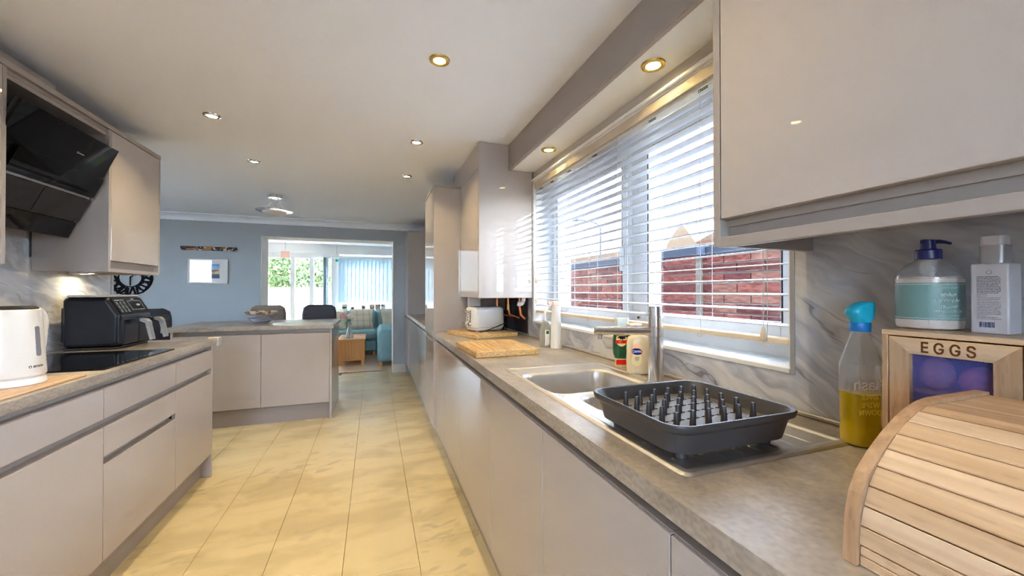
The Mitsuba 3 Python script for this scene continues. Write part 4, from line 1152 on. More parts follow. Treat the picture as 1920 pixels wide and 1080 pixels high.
part(t, "body", tq(roundbody(0.135, 0.085, 0.05, [(0.966, 0.99), (0.975, 1.0), (1.05, 1.0), (1.09, 0.985), (1.108, 0.93), (1.114, 0.80)])), "cream_enamel", 50)
part(t, "base", tq(roundbody(0.132, 0.083, 0.05, [(0.944, 0.86), (0.950, 0.93), (0.964, 0.985), (0.9655, 0.985)])), "white_plastic", 50)
part(t, "trim_band", tq(loft([ring(0, 0, 0.1355, 0.0855, 0.0505, z, 8) for z in (0.9655, 0.9685)], close=False)), "steel_grey")
for x in (-0.09, 0.09):
    part(t, "foot", tq(cat_([cyl((x, -0.055, 0.9385), 0.010, 0.006, 12), cyl((x, 0.055, 0.9385), 0.010, 0.006, 12)])), "white_plastic")
part(t, "slot_frame", tq(cat_([bx(-0.10, 0.10, y - 0.017, y + 0.017, 1.1138, 1.117, 0.001) for y in (-0.032, 0.032)])), "aluminium", False)
part(t, "slot", tq(cat_([bx(-0.092, 0.092, y - 0.011, y + 0.011, 1.1165, 1.1175) for y in (-0.032, 0.032)])), "black_matte", False)
part(t, "lever", tq(cat_([bx(-0.150, -0.137, y - 0.015, y + 0.015, 1.075, 1.084, 0.002) for y in (-0.035, 0.035)])), "chrome", False)
part(t, "lever_slot", tq(cat_([bx(-0.1362, -0.134, y - 0.003, y + 0.003, 1.0, 1.09) for y in (-0.035, 0.035)])), "black_matte", False)
for y in (-0.035, 0.035):
    part(t, "dial", tq(cyl((-0.150, y, 0.995), 0.014, 0.015, 24, "x", ch=0.002)), "chrome")
for z in (1.02, 1.04, 1.06):
    part(t, "button", tq(cyl((-0.1385, 0.0, z), 0.006, 0.004, 12, "x")), "chrome")
part(t, "cable", tube(spline([(0.665, 2.86, 1.00), (0.645, 2.87, 0.97), (0.66, 2.83, 0.945), (0.72, 2.67, 0.9425), (0.80, 2.675, 0.965), (0.90, 2.735, 0.988), (0.94, 2.80, 0.985)], 40), 0.0032, 8), "black_plastic")
single("dark_tray", turn(bx(-0.11, 0.11, -0.006, 0.006, 0.9105, 1.065, 0.002), (0.915, 3.079, 0), 0), "black_plastic", "dark upright tray behind the toaster", "tray", smooth=False)

t = thing("spray_bottle", "white slim cleaner bottle with a beak cap by the window sill", "bottle")
part(t, "body", lathe([(0, 0.9105), (0.029, 0.9105), (0.031, 0.914), (0.028, 1.07), (0.025, 1.10), (0.028, 1.15), (0.0, 1.15)], (0.955, 1.965, 0), 32), "white_plastic")
part(t, "cap", cat_([rbox(0.927, 0.980, 1.945, 1.985, 1.150, 1.176, 0.008, 6), rbox(0.905, 0.935, 1.955, 1.980, 1.152, 1.168, 0.006, 6)]), matte("pale_pink", 240, 222, 214), label="pale pink beak cap")
t = thing("spray_bottle", "clear plastic bottle with a green label behind the white cleaner bottle", "bottle")
part(t, "body", lathe([(0, 0.9105), (0.031, 0.9105), (0.033, 0.914), (0.033, 1.00), (0.022, 1.045), (0.012, 1.06), (0, 1.06)], (0.930, 2.055, 0), 28), mat("clear_plastic", {"type": "principled", "base_color": rgb(lin(226, 228, 226)), "roughness": 0.1, "spec_trans": 0.7, "eta": 1.2}, two=False))
part(t, "neck", tube(spline([(0.930, 2.055, 1.06), (0.930, 2.06, 1.10), (0.95, 2.07, 1.14)], 8), 0.008, 10), "white_plastic")
a0 = math.degrees(math.atan2(-0.943, -0.333)) + 20
part(t, "label", wrap(trimesh.creation.box((0.030, 0.085, 0.0006)).subdivide().subdivide().subdivide(), 0.930, 2.055, 0.0335, 0.967, a0), "white_plastic", False)
part(t, "label_mark", wrap(trimesh.creation.box((0.018, 0.016, 0.0006)).subdivide().subdivide(), 0.930, 2.055, 0.0340, 0.995, a0), matte("green_print", 40, 96, 60), False, label="green printed square")


def text_on(root, name, s, h, origin, right, up, bsdf, bold=False, depth=0.0006, centre=True):
    m = meshkit.text_mesh(s, h, depth, bold)
    if centre:
        m.apply_translation((-(m.bounds[0][0] + m.bounds[1][0]) / 2, 0, 0))
    return part(root, name, on(m, origin, right, up), bsdf, False)


# green dish soap, upside-down bottle
CAMR = np.array([0.943, -0.333, 0.0])      # a direction along the picture, for labels turned to the room
t = thing("soap_bottle", "dark green washing-up bottle with red labels left of the tap", "bottle")
sx_, sy_ = 0.990, 1.405


def flat_bottle(x, y, rows, deg):
    return turn(loft([ring(0, 0, hx, hy, min(hx, hy) * 0.85, z, 8) for hx, hy, z in rows]), (x, y, 0), deg)


ang = math.degrees(math.atan2(CAMR[1], CAMR[0]))
green = gloss("soap_green", (18, 74, 40), 0.08)
part(t, "body", flat_bottle(sx_, sy_, [(0.028, 0.020, 0.9475), (0.034, 0.021, 0.965), (0.036, 0.022, 1.00), (0.034, 0.021, 1.045)], ang), green, 50)
part(t, "upper_body", flat_bottle(sx_, sy_, [(0.034, 0.021, 1.0455), (0.032, 0.019, 1.08), (0.030, 0.014, 1.112), (0.030, 0.006, 1.118)], ang), mat("pale_plastic", {"type": "roughplastic", "alpha": 0.1, "diffuse_reflectance": rgb(lin(196, 206, 202))}), 50)
part(t, "cap", flat_bottle(sx_, sy_, [(0.026, 0.019, 0.9105), (0.028, 0.020, 0.913), (0.027, 0.0195, 0.947)], ang), mat("cap_cream", {"type": "roughplastic", "alpha": 0.15, "diffuse_reflectance": rgb(lin(214, 196, 140))}), 50)
nrm_c = np.cross(CAMR, (0, 0, 1))
red = matte("label_red", 206, 40, 32)
lab_y = matte("label_cream", 240, 222, 170)
o0 = np.array([sx_, sy_, 0]) + nrm_c * 0.0225
part(t, "label", on(ext(affinity.scale(shapely.Point(0, 0).buffer(1), 0.023, 0.030), 0.0008), o0 + (0, 0, 1.028) - CAMR * 0.006, CAMR, (0, 0, 1)), lab_y, False)
part(t, "label_band", on(ext(rrect(-0.026, 0.024, -0.007, 0.007, 0.002), 0.0010), o0 + (0, 0, 1.018) - CAMR * 0.006, CAMR, (0, 0, 1)), red, False, label="red label band")
star = Polygon([((0.023 if k % 2 else 0.014) * math.cos(k * math.pi / 11), (0.023 if k % 2 else 0.014) * math.sin(k * math.pi / 11)) for k in range(22)])
part(t, "label_star", on(ext(star, 0.0010), o0 + (0, 0, 1.045) - CAMR * 0.004, CAMR, (0, 0, 1)), "black_matte", False)
text_on(t, "lettering", "MAX", 0.010, o0 + nrm_c * 0.001 + (0, 0, 1.042) - CAMR * 0.004, CAMR, (0, 0, 1), lab_y, True)
text_on(t, "lettering", "OX", 0.006, o0 + nrm_c * 0.001 + (0, 0, 1.015) - CAMR * 0.012, CAMR, (0, 0, 1), lab_y, True)
part(t, "label_band", on(ext(rrect(-0.024, 0.020, -0.010, 0.010, 0.002), 0.0010), np.array([sx_, sy_, 0.932]) + nrm_c * 0.0202 - CAMR * 0.004, CAMR, (0, 0, 1)), red, False, label="red label band")

# hand soap with a pump
t = thing("hand_soap", "cream hand soap bottle with an oval blue label beside the tap", "bottle")
hx_, hy_ = 0.965, 1.262
cream_l = gloss("soap_cream", (236, 218, 180), 0.1)
part(t, "body", flat_bottle(hx_, hy_, [(0.036, 0.022, 0.9115), (0.043, 0.026, 0.917), (0.044, 0.027, 0.96), (0.043, 0.026, 1.03), (0.038, 0.023, 1.052), (0.020, 0.016, 1.062), (0.012, 0.010, 1.066)], ang), cream_l, 50)
part(t, "pump", cat_([cyl((hx_, hy_, 1.066), 0.013, 0.014, 20), cyl((hx_, hy_, 1.080), 0.006, 0.016, 12), rbox(hx_ - 0.045, hx_ + 0.014, hy_ - 0.010, hy_ + 0.014, 1.094, 1.106, 0.005, 6)]), mat("pump_peach", {"type": "roughplastic", "alpha": 0.15, "diffuse_reflectance": rgb(lin(240, 214, 190))}), 40)
o1 = np.array([hx_, hy_, 0]) + nrm_c * 0.0275
part(t, "label", on(ext(affinity.scale(shapely.Point(0, 0).buffer(1), 0.024, 0.046), 0.0008), o1 + (0, 0, 0.985) - CAMR * 0.014, CAMR, (0, 0, 1)), mat("label_peach", {"type": "diffuse", "reflectance": rgb(lin(240, 188, 140))}), False)
part(t, "label_inner", on(ext(affinity.scale(shapely.Point(0, 0).buffer(1), 0.0205, 0.026), 0.0010), o1 + (0, 0, 0.970) - CAMR * 0.014, CAMR, (0, 0, 1)), lab_y, False)
part(t, "label_oval", on(ext(affinity.rotate(affinity.scale(shapely.Point(0, 0).buffer(1), 0.020, 0.0125), -8), 0.0012), o1 + (0, 0, 1.000) - CAMR * 0.014, CAMR, (0, 0, 1)), matte("label_navy", 36, 40, 110), False, label="navy oval label")
text_on(t, "lettering", "Carex", 0.0095, o1 + nrm_c * 0.0012 + (0, 0, 0.9965) - CAMR * 0.014, CAMR, (0, 0, 1), "paint_white", True)
for k in range(3):
    part(t, "label_line", on(trimesh.creation.box((0.020 - 0.004 * k, 0.0016, 0.0006)), o1 + nrm_c * 0.0012 + (0, 0, 0.978 - 0.006 * k) - CAMR * 0.014, CAMR, (0, 0, 1)), "black_matte", False)

# ------------------------------------------------------------------ bread bin, egg box and what stands on and by them
t = thing("bread_bin", "beech roll-top bread bin at the lower right corner of the picture", "bread bin")
rim = [(0.529, 0.9105), (0.531, 0.943), (0.534, 0.967), (0.541, 0.991), (0.554, 1.012), (0.577, 1.033), (0.604, 1.052), (0.630, 1.067), (0.652, 1.077), (0.676, 1.084), (0.700, 1.087), (0.823, 1.087), (0.823, 0.9105)]
part(t, "side_panel", ext_xz(Polygon(rim), 0.296, 0.310), "beech_z", False)
part(t, "side_panel", ext_xz(Polygon(rim), -0.104, -0.090), "beech_z", False)
sl = [(0.5345, 0.934), (0.5365, 0.956), (0.543, 0.978), (0.552, 1.000), (0.568, 1.021), (0.588, 1.039), (0.608, 1.055), (0.630, 1.0675), (0.655, 1.0775)]
for k in range(len(sl) - 1):
    p0, p1 = np.array(sl[k]), np.array(sl[k + 1])
    d_ = (p1 - p0) / np.linalg.norm(p1 - p0)
    n_ = np.array([-d_[1], d_[0]])
    q0, q1 = p0 + d_ * 0.0007, p1 - d_ * 0.0007
    c_ = 0.0009
    poly = Polygon([q0 - n_ * c_, q0 + d_ * c_, q1 - d_ * c_, q1 - n_ * c_, q1 - n_ * 0.009, q0 - n_ * 0.009])
    part(t, "slat", ext_xz(poly, -0.0895, 0.2955), ("beech_y", "beech_pale")[(k * k + k // 3) % 2], False)
part(t, "front_board", bx(0.5350, 0.546, -0.0895, 0.2955, 0.9225, 0.9330, 0.001), "beech_y", False)
part(t, "front_board", bx(0.5345, 0.548, -0.0895, 0.2955, 0.9107, 0.9220, 0.001), "beech_y", False)
part(t, "top_board", ext_xz(Polygon([(0.6555, 1.0772), (0.672, 1.0825), (0.823, 1.0825), (0.823, 1.0735), (0.660, 1.069)]), -0.0895, 0.2955), "beech_y", False)
part(t, "back_board", bx(0.813, 0.823, -0.0895, 0.2955, 0.911, 1.073), "beech_y", False)

t = thing("egg_cabinet", "small wooden egg cabinet with a wire mesh door behind the bread bin", "egg cabinet")
EX0, EX1, EY0, EY1, EZ0, EZ1 = 0.870, 1.030, 0.270, 0.4445, 0.9107, 1.1612
part(t, "side_panel", bx(EX0, EX1, EY1 - 0.009, EY1, EZ0, EZ1 - 0.0092, 0.0008), "beech_z", False)
part(t, "side_panel", bx(EX0, EX1, EY0, EY0 + 0.009, EZ0, EZ1 - 0.0092, 0.0008), "beech_z", False)
part(t, "top_board", bx(EX0, EX1, EY0, EY1, EZ1 - 0.009, EZ1, 0.0008), "beech_y", False)
part(t, "bottom_board", bx(EX0, EX1 - 0.008, EY0 + 0.0092, EY1 - 0.0092, EZ0, EZ0 + 0.009), "beech_y", False)
part(t, "back_board", bx(EX1 - 0.007, EX1, EY0 + 0.0092, EY1 - 0.0092, EZ0, EZ1 - 0.0095), "dark_matte", False)
part(t, "shelf", bx(EX0 + 0.016, EX1 - 0.008, EY0 + 0.0095, EY1 - 0.0095, 1.056, 1.0625), "beech_y", False)
dy0, dy1, dz0, dz1 = 0.2815, 0.4340, 0.9215, 1.1500
my0, my1, mz0, mz1 = 0.3095, 0.4060, 0.950, 1.1225
dr_ = part(t, "door", ext_yz(Polygon([(dy0, dz1), (dy1, dz1), (my1, mz1), (my0, mz1)]), EX0 + 0.001, EX0 + 0.013), "beech_y", False)
part(dr_, "rail", ext_yz(Polygon([(dy0, dz0), (dy1, dz0), (my1, mz0), (my0, mz0)]), EX0 + 0.001, EX0 + 0.013), "beech_y", False)
part(dr_, "stile", ext_yz(Polygon([(my1 + 0.0002, mz0), (dy1, dz0), (dy1, dz1), (my1 + 0.0002, mz1)]), EX0 + 0.001, EX0 + 0.013), "beech_z", False)
part(dr_, "stile", ext_yz(Polygon([(my0 - 0.0002, mz0), (dy0, dz0), (dy0, dz1), (my0 - 0.0002, mz1)]), EX0 + 0.001, EX0 + 0.013), "beech_z", False)
wires = []
area_ = sbox(my0, mz0, my1, mz1)
for s in (-1, 1):
    for c in np.arange(-0.30, 0.30, 0.0034):
        L = shapely.LineString([(0.358 - 0.3, 1.036 + c - s * 0.3), (0.358 + 0.3, 1.036 + c + s * 0.3)]).intersection(area_)
        if L.length > 0.003:
            (ya, za), (yb, zb) = L.coords[0], L.coords[-1]
            m = trimesh.creation.box((0.0006, L.length, 0.0006))
            m.apply_transform(trimesh.transformations.rotation_matrix(math.atan2(zb - za, yb - ya), [1, 0, 0]))
            m.apply_translation((EX0 + 0.010 + 0.0004 * s, (ya + yb) / 2, (za + zb) / 2))
            wires.append(m)
part(dr_, "wire_mesh", cat_(wires), matte("mesh_violet", 104, 104, 176), False, kind="stuff", label="fine bluish wire mesh")
tm = meshkit.text_mesh("E G G S", 0.0175, 0.0007, bold=True)
x0_ = tm.bounds[0][0]
tm.apply_translation((-x0_, 0, 0))
tm.apply_scale((0.064 / tm.bounds[1][0], 1, 1))
part(dr_, "lettering", on(tm, (EX0 + 0.0012, 0.3905, 1.1268), (0, -1, 0), (0, 0, 1)), matte("engraved", 96, 60, 36), False)
eggs = trimesh.creation.icosphere(3, 1.0)
ev = np.array(eggs.vertices)
ev[:, :2] *= (1 - 0.13 * ev[:, 2:3])
eggs.vertices = ev * (0.0215, 0.0215, 0.0275)
eggm = [matte("egg_tan", 226, 172, 136), matte("egg_red", 216, 124, 90)]
for k, (x, y, tilt, lab) in enumerate(((0.912, 0.388, 6, "tan egg behind the wire mesh, left of the two"), (0.915, 0.338, 70, "reddish brown egg behind the wire mesh, right of the two"))):
    m = eggs.copy()
    m.apply_transform(trimesh.transformations.rotation_matrix(math.radians(tilt), [0.3, 1, 0.2]))
    m.apply_translation((x, y, 1.0628 - m.bounds[0][2]))
    single("egg", m, eggm[k], lab, "egg", "eggs in the egg cabinet", smooth=True)

# hand lotion bottle on the egg cabinet
t = thing("lotion_bottle", "round hand lotion bottle with a navy pump on the egg cabinet", "bottle")
lx_, ly_, lz_ = 0.957, 0.418, 1.1616
part(t, "body", lathe([(0, 0.0), (0.036, 0.0), (0.0425, 0.003), (0.0440, 0.009), (0.0440, 0.090), (0.042, 0.094), (0.0, 0.094)], (lx_, ly_, lz_), 48), gloss("lotion_cream", (228, 220, 210), 0.06))
part(t, "shoulder", lathe([(0.0440, 0.0902), (0.0436, 0.097), (0.040, 0.106), (0.030, 0.117), (0.020, 0.1235), (0.0165, 0.127)], (lx_, ly_, lz_), 48), mat("bottle_glass", {"type": "blendbsdf", "weight": 0.16, "a": {"type": "thindielectric", "int_ior": 1.5}, "b": {"type": "twosided", "bsdf": {"type": "roughplastic", "alpha": 0.05, "diffuse_reflectance": rgb(lin(200, 206, 208))}}}, two=False), True, label="clear empty shoulder")
part(t, "dip_tube", lathe([(0.0, 0.094), (0.009, 0.094), (0.012, 0.125), (0, 0.125)], (lx_, ly_, lz_), 16), "white_plastic")
navy = gloss("pump_navy", (24, 28, 92), 0.12)
part(t, "pump_collar", lathe([(0, 0.1265), (0.0175, 0.1265), (0.0180, 0.128), (0.0180, 0.142), (0.0165, 0.1445), (0, 0.1445)], (lx_, ly_, lz_), 32), navy)
part(t, "pump_head", cat_([lathe([(0, 0.1445), (0.0105, 0.1445), (0.0100, 0.158), (0.0105, 0.1615), (0, 0.1625)], (lx_, ly_, lz_), 24),
                          tube([(lx_ + CAMR[0] * u_, ly_ + CAMR[1] * u_, lz_ + 0.1590 - 9.0 * max(u_ - 0.022, 0) ** 2) for u_ in (-0.011, 0.0, 0.012, 0.022, 0.032, 0.041)], [0.004, 0.0042, 0.0040, 0.0036, 0.003, 0.0024], 12)]), navy, 40)
part(t, "label", lathe([(0.0443, 0.0175), (0.0445, 0.018), (0.0445, 0.083), (0.0443, 0.0835)], (lx_, ly_, lz_), 64), gloss("label_teal", (122, 158, 150), 0.2), label="teal wrap-around label")
for z in (0.0205, 0.0805):
    part(t, "label_line", lathe([(0.0447, z - 0.0005), (0.0448, z), (0.0447, z + 0.0005)], (lx_, ly_, lz_), 64), "paint_white")
cam_a = math.degrees(math.atan2(-ly_, -lx_))


def wrapped_text(root, s, h, r, z, a, bold=False, bsdf="paint_white"):
    m = meshkit.text_mesh(s, h, 0.0003, bold)
    m.apply_translation((-(m.bounds[0][0] + m.bounds[1][0]) / 2, 0, 0))
    part(root, "lettering", wrap(m, lx_, ly_, r, z, a), bsdf, False)


wrapped_text(t, "HAND LOTION", 0.0042, 0.0446, lz_ + 0.0315, cam_a + 34)
wrapped_text(t, "300ML 10.1 FL.OZ", 0.0026, 0.0446, lz_ + 0.0250, cam_a + 34)
gq = np.random.default_rng(4)
for k, (z, wd, hh) in enumerate(((0.074, 0.030, 0.0016), (0.062, 0.022, 0.0045), (0.052, 0.036, 0.0045), (0.041, 0.026, 0.0040))):
    n_ = 26
    s_ = np.linspace(-wd / 2, wd / 2, n_)
    zz = z + hh * (0.55 * np.sin(np.arange(n_) * 1.9) + 0.45 * gq.normal(size=n_) * 0.6) * np.r_[0.2, np.ones(n_ - 2), 0.2]
    aa = math.radians(cam_a + 32) + s_ / 0.0447
    part(t, "script_line", tube(spline(np.c_[lx_ + 0.0447 * np.cos(aa), ly_ + 0.0447 * np.sin(aa), lz_ + zz], 90), 0.00045, 5, caps=False), "paint_white", False)

# square white bottle
t = thing("toiletry_bottle", "square white bottle with a silver collar on the egg cabinet", "bottle")
qx0, qx1, qy0, qy1, qz = 0.926, 0.966, 0.3115, 0.3535, 1.1616
part(t, "body", rbox(qx0, qx1, qy0, qy1, qz, qz + 0.113, 0.003, 8), gloss("bottle_white", (222, 220, 224), 0.12))
qcx, qcy = (qx0 + qx1) / 2, (qy0 + qy1) / 2
part(t, "collar", loft([ring(qcx, qcy, 0.0145, 0.0145, 0.007, z, 8) for z in (qz + 0.1132, qz + 0.142)]), "aluminium", 40)
part(t, "cap", loft([ring(qcx, qcy, 0.0135, 0.0135, 0.0065, z, 8) for z in (qz + 0.1422, qz + 0.155, qz + 0.157)]), "bottle_white", 40)
ink = matte("ink_grey", 92, 92, 98)
ink2 = matte("ink_navy", 44, 52, 96)
part(t, "emblem", on(ext(affinity.scale(shapely.Point(0, 0).buffer(1) - shapely.Point(0, 0).buffer(0.85), 0.0033, 0.0027), 0.0002), (qx0 - 0.0001, qcy, qz + 0.0985), (0, -1, 0), (0, 0, 1)), ink, False)
rows = []
for k in range(27):
    z = qz + 0.0915 - 0.0026 * k
    xw = 0.0125 if k % 5 else 0.010
    u_ = -0.0135
    end = xw if k not in (11, 12, 24) else -0.002
    while u_ < end:
        w_ = float(gq.uniform(0.0012, 0.0042))
        rows.append((u_, min(u_ + w_, end), z, 0.0012 if k < 11 else 0.0007))
        u_ += w_ + 0.0006
part(t, "small_print", cat_([on(trimesh.creation.box((b_ - a_, h_, 0.0002)), (qx0 - 0.0001, qcy - (a_ + b_) / 2, z), (0, -1, 0), (0, 0, 1)) for a_, b_, z, h_ in rows]), ink, False, kind="stuff")
bars, u_ = [], -0.011
while u_ < 0.006:
    w_ = float(gq.choice([0.0003, 0.0006, 0.0009]))
    bars.append(on(trimesh.creation.box((w_, 0.0085, 0.0002)), (qx0 - 0.0001, qcy - u_, qz + 0.0145), (0, -1, 0), (0, 0, 1)))
    u_ += w_ + float(gq.choice([0.0003, 0.0006]))
part(t, "barcode", cat_(bars), ink2, False)

# yellow floor cleaner in a clear bottle
t = thing("cleaner_bottle", "clear bottle of yellow floor cleaner with a turquoise cap beside the egg cabinet", "bottle")
fx, fy = 0.962, 0.528
rowsb = [(0.030, 0.024, 0.9112), (0.0345, 0.028, 0.916), (0.0350, 0.0285, 0.945), (0.0335, 0.027, 0.950), (0.0345, 0.028, 0.956), (0.0355, 0.029, 1.02), (0.0350, 0.0285, 1.075), (0.0335, 0.027, 1.082)]
liq = mat("cleaner_yellow", {"type": "principled", "base_color": rgb(lin(226, 190, 20)), "roughness": 0.05, "spec_trans": 0.45, "specular": 0.5}, two=False)
part(t, "liquid", flat_bottle(fx, fy, [(a_ - 0.001, b_ - 0.001, z) for a_, b_, z in rowsb[:5]] + [(0.0340, 0.0275, 1.018), (0.034, 0.0275, 1.0185)], ang), liq, 50)
part(t, "shell", turn(loft([ring(0, 0, a_, b_, b_ * 0.85, z, 8) for a_, b_, z in rowsb[5:]] + [ring(0, 0, 0.026, 0.021, 0.017, 1.105, 8), ring(0, 0, 0.017, 0.014, 0.0118, 1.135, 8), ring(0, 0, 0.0135, 0.0125, 0.0108, 1.146, 8)], close=False), (fx, fy, 0), ang), "bottle_glass", 50)
turq = gloss("cap_turquoise", (24, 170, 196), 0.12)
part(t, "cap_ring", lathe([(0, 1.146), (0.0175, 1.146), (0.0180, 1.149), (0.0178, 1.164), (0, 1.164)], (fx, fy, 0), 28), gloss("cap_blue", (20, 120, 190), 0.12), label="blue cap ring")
capm = loft([ring(dx, 0, hx, hy, min(hx, hy) * 0.9, z, 8) for dx, hx, hy, z in ((0, 0.016, 0.015, 1.1645), (0.002, 0.020, 0.018, 1.172), (-0.001, 0.026, 0.018, 1.184), (0.002, 0.025, 0.017, 1.196), (0.010, 0.016, 0.014, 1.206), (0.013, 0.010, 0.009, 1.208))])
part(t, "cap", turn(capm, (fx, fy, 0), ang), turq, 50)
o2 = np.array([fx, fy, 0]) + nrm_c * 0.0292
for s, h_, z, bs in (("Flash", 0.020, 1.030, "steel_grey"), ("APPLE", 0.0085, 1.010, "lab"), ("WIPE", 0.0105, 0.994, "lab"), ("DOWN", 0.0105, 0.979, "lab")):
    m = meshkit.text_mesh(s, h_, 0.0004, True)
    m.apply_translation((-(m.bounds[0][0] + m.bounds[1][0]) / 2, 0, 0))
    v = np.array(m.vertices)
    v[:, 0] *= -1
    m = trimesh.Trimesh(v, m.faces[:, ::-1], process=False)     # read through the bottle from behind
    part(t, "lettering", on(m, o2 + (0, 0, z) - CAMR * 0.006, CAMR, (0, 0, 1)), "paint_white" if bs == "steel_grey" else mat("label_amber", {"type": "diffuse", "reflectance": rgb(lin(250, 232, 110))}) if "label_amber" not in scene else "label_amber", False)
part(t, "back_label", on(trimesh.creation.box((0.020, 0.115, 0.0006)), o2 + (0, 0, 1.013) + CAMR * 0.026 - nrm_c * 0.006, CAMR + nrm_c * -0.5, (0, 0, 1)), "label_cream", False)
for k, (z, h_) in enumerate(((1.060, 0.013), (1.025, 0.006), (1.008, 0.004), (0.990, 0.008))):
    part(t, "back_print", on(trimesh.creation.box((0.008, h_, 0.0006)), o2 + (0, 0, z) + CAMR * 0.0235 - nrm_c * 0.0042, CAMR + nrm_c * -0.5, (0, 0, 1)), "black_matte", False)

# ------------------------------------------------------------------ left worktop: hob, air fryer, kettle
t = thing("hob", "black glass induction hob set in the left worktop", "hob")
part(t, "glass", bx(-1.545, -1.030, 2.040, 2.630, 0.9103, 0.9155, 0.002), "black_glass", False)
for k in range(9):
    part(t, "touch_mark", on(trimesh.creation.annulus(0.003, 0.0045, 0.0002, sections=12), (-1.055, 2.18 + 0.035 * k, 0.9155), (1, 0, 0), (0, 1, 0)), "steel_grey", False)
single("worktop_saver", bx(-1.50, -1.022, 1.20, 1.925, 0.9103, 0.9165, 0.002), "beech_y", "thin pale wooden board under the white kettle", "chopping board", smooth=False)

t = thing("air_fryer", "black two-drawer air fryer with a silver lid beside the hob", "air fryer")
ay0, ay1 = 2.735, 3.062
side = [(-1.560, 0.925), (-1.335, 0.925), (-1.322, 0.94), (-1.318, 1.095), (-1.375, 1.196), (-1.560, 1.196)]
body = trimesh.convex.convex_hull(np.vstack([np.c_[[p_[0] for p_ in side], np.full(6, y), [p_[1] for p_ in side]] for y in (ay0 + 0.0, ay1 - 0.0)]))


def soften(poly, y0, y1, r, bs=None):
    """An x-z outline extruded along y with its ends drawn in by a rounded edge."""
    P = Polygon(poly)
    rings = []
    base = P.buffer(-r, join_style="mitre").buffer(r, quad_segs=6)
    pts = np.array(base.exterior.coords)[:-1]
    c = np.array(base.centroid.coords[0])
    for a_ in np.linspace(0, math.pi / 2, 6):
        k = r * (1 - math.sin(a_))
        sc = np.clip(1 - k / np.abs(pts - c).max(0), 0.2, 1)
        rings.append(np.c_[c[0] + (pts[:, 0] - c[0]) * sc[0], np.full(len(pts), y0 + r * (1 - math.cos(a_))), c[1] + (pts[:, 1] - c[1]) * sc[1]])
    rings += [np.c_[q_[:, 0], y0 + y1 - q_[:, 1], q_[:, 2]] for q_ in rings[::-1]]
    return loft(rings)


part(t, "body", soften(side, ay0, ay1, 0.022), mat("fryer_black", {"type": "roughplastic", "alpha": 0.13, "int_ior": 1.4, "diffuse_reflectance": rgb(lin(9, 11, 18))}), 40)
part(t, "base", soften([(-1.555, 0.9105), (-1.335, 0.9105), (-1.328, 0.9245), (-1.555, 0.9245)], ay0 + 0.006, ay1 - 0.006, 0.005), "black_plastic", 40)
part(t, "lid", soften([(-1.545, 1.1965), (-1.378, 1.1965), (-1.382, 1.209), (-1.54, 1.209)], ay0 + 0.004, ay1 - 0.004, 0.005), gloss("silver_plastic", (206, 202, 198), 0.1), 40, label="silver lid")
part(t, "vent", rbox(-1.598, -1.5605, ay0 + 0.06, ay1 - 0.06, 0.95, 1.14, 0.01, 6), "black_plastic")
sl_d = np.array([0.057, 0.0, -0.101])
sl_d /= np.linalg.norm(sl_d)
sl_n = np.array([-sl_d[2], 0, sl_d[0]])
po = np.array([-1.3705, 0, 1.1885]) + sl_n * 0.0005
panel = on(ext(rrect(0.01, ay1 - ay0 - 0.03, -0.098, 0.0, 0.006), 0.002), (po[0], ay0 + 0.012, po[2]), (0, 1, 0), -sl_d)
part(t, "control_panel", panel, "black_glass", 30)


def onpanel(u_, v_, m):
    return on(m, np.array([po[0], ay0 + 0.012 + u_, po[2]]) + sl_d * v_ + sl_n * 0.0022, (0, 1, 0), -sl_d)


part(t, "display", onpanel(0.205, 0.048, ext(rrect(-0.065, 0.065, -0.030, 0.030, 0.004) - rrect(-0.063, 0.063, -0.028, 0.028, 0.003), 0.0004)), "steel_grey", False, label="display frame")
part(t, "dial_mark", onpanel(0.225, 0.046, ext(affinity.scale(shapely.Point(0, 0).buffer(1), 0.018, 0.007), 0.0004)), "steel_grey", False)
mk = []
for j in range(3):
    for i in range(3):
        mk += [onpanel(0.035 + 0.033 * i, 0.028 + 0.024 * j, ext(shapely.Point(0, 0).buffer(0.006) - shapely.Point(0, 0).buffer(0.004), 0.0004)), onpanel(0.035 + 0.033 * i, 0.038 + 0.024 * j, trimesh.creation.box((0.020, 0.002, 0.0004)))]
for k, m in enumerate(mk):
    part(t, "panel_icon", m, "steel_grey", False)
part(t, "panel_title", onpanel(0.07, 0.012, trimesh.creation.box((0.085, 0.004, 0.0004))), "steel_grey", False)
mid = (ay0 + ay1) / 2
for y0, y1 in ((ay0 + 0.012, mid - 0.002), (mid + 0.002, ay1 - 0.012)):
    dk_ = part(t, "drawer", soften([(-1.345, 0.932), (-1.312, 0.932), (-1.307, 0.94), (-1.305, 1.072), (-1.310, 1.078), (-1.345, 1.078)], y0, y1, 0.010), "fryer_black", 40)
    yc = (y0 + y1) / 2
    hd = [(-1.310, yc, 1.062), (-1.26, yc, 1.062), (-1.236, yc, 1.050), (-1.226, yc, 1.02), (-1.216, yc, 0.955)]
    part(dk_, "handle", cat_([ext_xz(shapely.LineString([(p_[0], p_[2]) for p_ in hd[:3]]).buffer(0.010, cap_style="flat", join_style="mitre"), yc - 0.017, yc + 0.017)]), "black_plastic", 30)
    part(dk_, "handle_front", rot_ := ext_xz(Polygon([(-1.262, 1.074), (-1.236, 1.072), (-1.222, 1.058), (-1.202, 0.952), (-1.216, 0.950), (-1.238, 1.048), (-1.262, 1.060)]), yc - 0.0175, yc + 0.0175), "aluminium", 30, label="silver handle front")
text_on(t, "lettering", "NINJA", 0.007, np.array([po[0], ay0 + 0.012 + 0.20, po[2]]) + sl_d * 0.012 + sl_n * 0.0022, (0, 1, 0), -sl_d, "steel_grey", True)

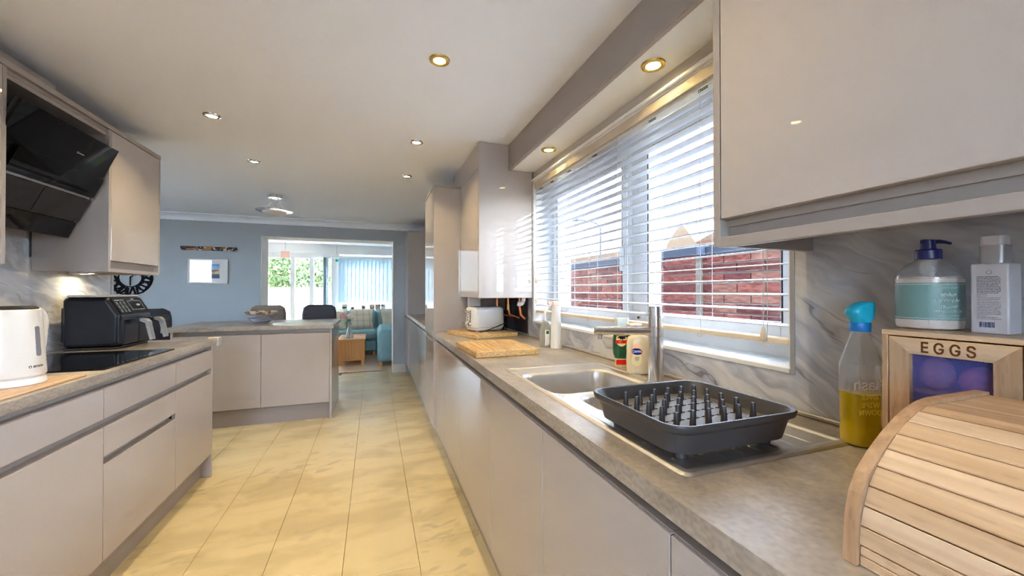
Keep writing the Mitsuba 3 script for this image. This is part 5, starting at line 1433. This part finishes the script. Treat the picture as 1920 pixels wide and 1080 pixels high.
t = thing("kettle", "glossy white electric kettle with a grey water gauge at the left edge", "kettle")
kx, ky = -1.152, 1.785
kz = 0.9167
part(t, "base", lathe([(0, 0), (0.084, 0), (0.088, 0.004), (0.086, 0.018), (0.082, 0.024), (0, 0.024)], (kx, ky, kz), 48), "white_plastic")
part(t, "body", lathe([(0, 0.0245), (0.080, 0.0245), (0.086, 0.032), (0.0865, 0.042), (0.083, 0.10), (0.077, 0.20), (0.0735, 0.250), (0.070, 0.2525), (0, 0.2525)], (kx, ky, kz), 64), gloss("kettle_white", (226, 223, 218), 0.05))
part(t, "lid", lathe([(0, 0.253), (0.066, 0.253), (0.068, 0.257), (0.060, 0.262), (0, 0.264)], (kx, ky, kz), 48), "black_plastic", label="black lid")
hdir = np.array([0.12, 0.99])
hp = [(0.068, 0.238), (0.105, 0.243), (0.120, 0.225), (0.122, 0.16), (0.112, 0.10), (0.082, 0.075)]
part(t, "handle", tube(spline([(kx + hdir[0] * a_, ky + hdir[1] * a_, kz + b_) for a_, b_ in hp], 30), 0.0125, 14), "kettle_white", 40)
ka = math.degrees(math.atan2(-ky, -kx)) + 52
gauge = ext(rrect(-0.008, 0.008, 0.095, 0.195, 0.006), 0.003).subdivide().subdivide()
g2 = wrap(gauge, kx, ky, 0.0790, kz, ka)
v = np.array(g2.vertices)
zz = v[:, 2] - kz
rad = np.interp(zz, [0.0245, 0.10, 0.20, 0.25], [0.0865, 0.083, 0.077, 0.0735]) / 0.081
v[:, :2] = (v[:, :2] - (kx, ky)) * rad[:, None] + (kx, ky)
g2.vertices = v
part(t, "water_gauge", g2, gloss("gauge_grey", (120, 118, 124), 0.1), 30, label="grey water gauge")
m = meshkit.text_mesh("BOSCH", 0.0068, 0.0012, True)
m.apply_translation((-(m.bounds[0][0] + m.bounds[1][0]) / 2, 0, 0))
part(t, "lettering", wrap(m, kx, ky, 0.0845, kz + 0.058, ka - 2), "black_matte", False)
part(t, "logo", wrap(ext(shapely.Point(0, 0.0034).buffer(0.0042) - shapely.Point(0, 0.0034).buffer(0.0028), 0.0012), kx, ky, 0.0845, kz + 0.058, ka - 18.5), "black_matte", False)
part(t, "cable", tube(spline([(kx + 0.02, ky - 0.086, kz + 0.008), (kx + 0.04, ky - 0.11, kz + 0.010), (kx + 0.02, ky - 0.17, kz + 0.006), (kx - 0.10, ky - 0.22, kz + 0.006)], 20), 0.0045, 8), "black_plastic")
# ridged guard on the worktop corner
t = thing("corner_guard", "small white ridged bumper on the far corner of the left worktop", "corner guard")
part(t, "top", bx(-1.05, -0.994, 3.135, 3.178, 0.9103, 0.918, 0.002), "blind_cream", False)
for k in range(7):
    part(t, "ridge", rbox(-0.9985, -0.985, 3.128, 3.180, 0.910 - 0.0078 * k, 0.9175 - 0.0078 * k, 0.003, 6), "blind_white")
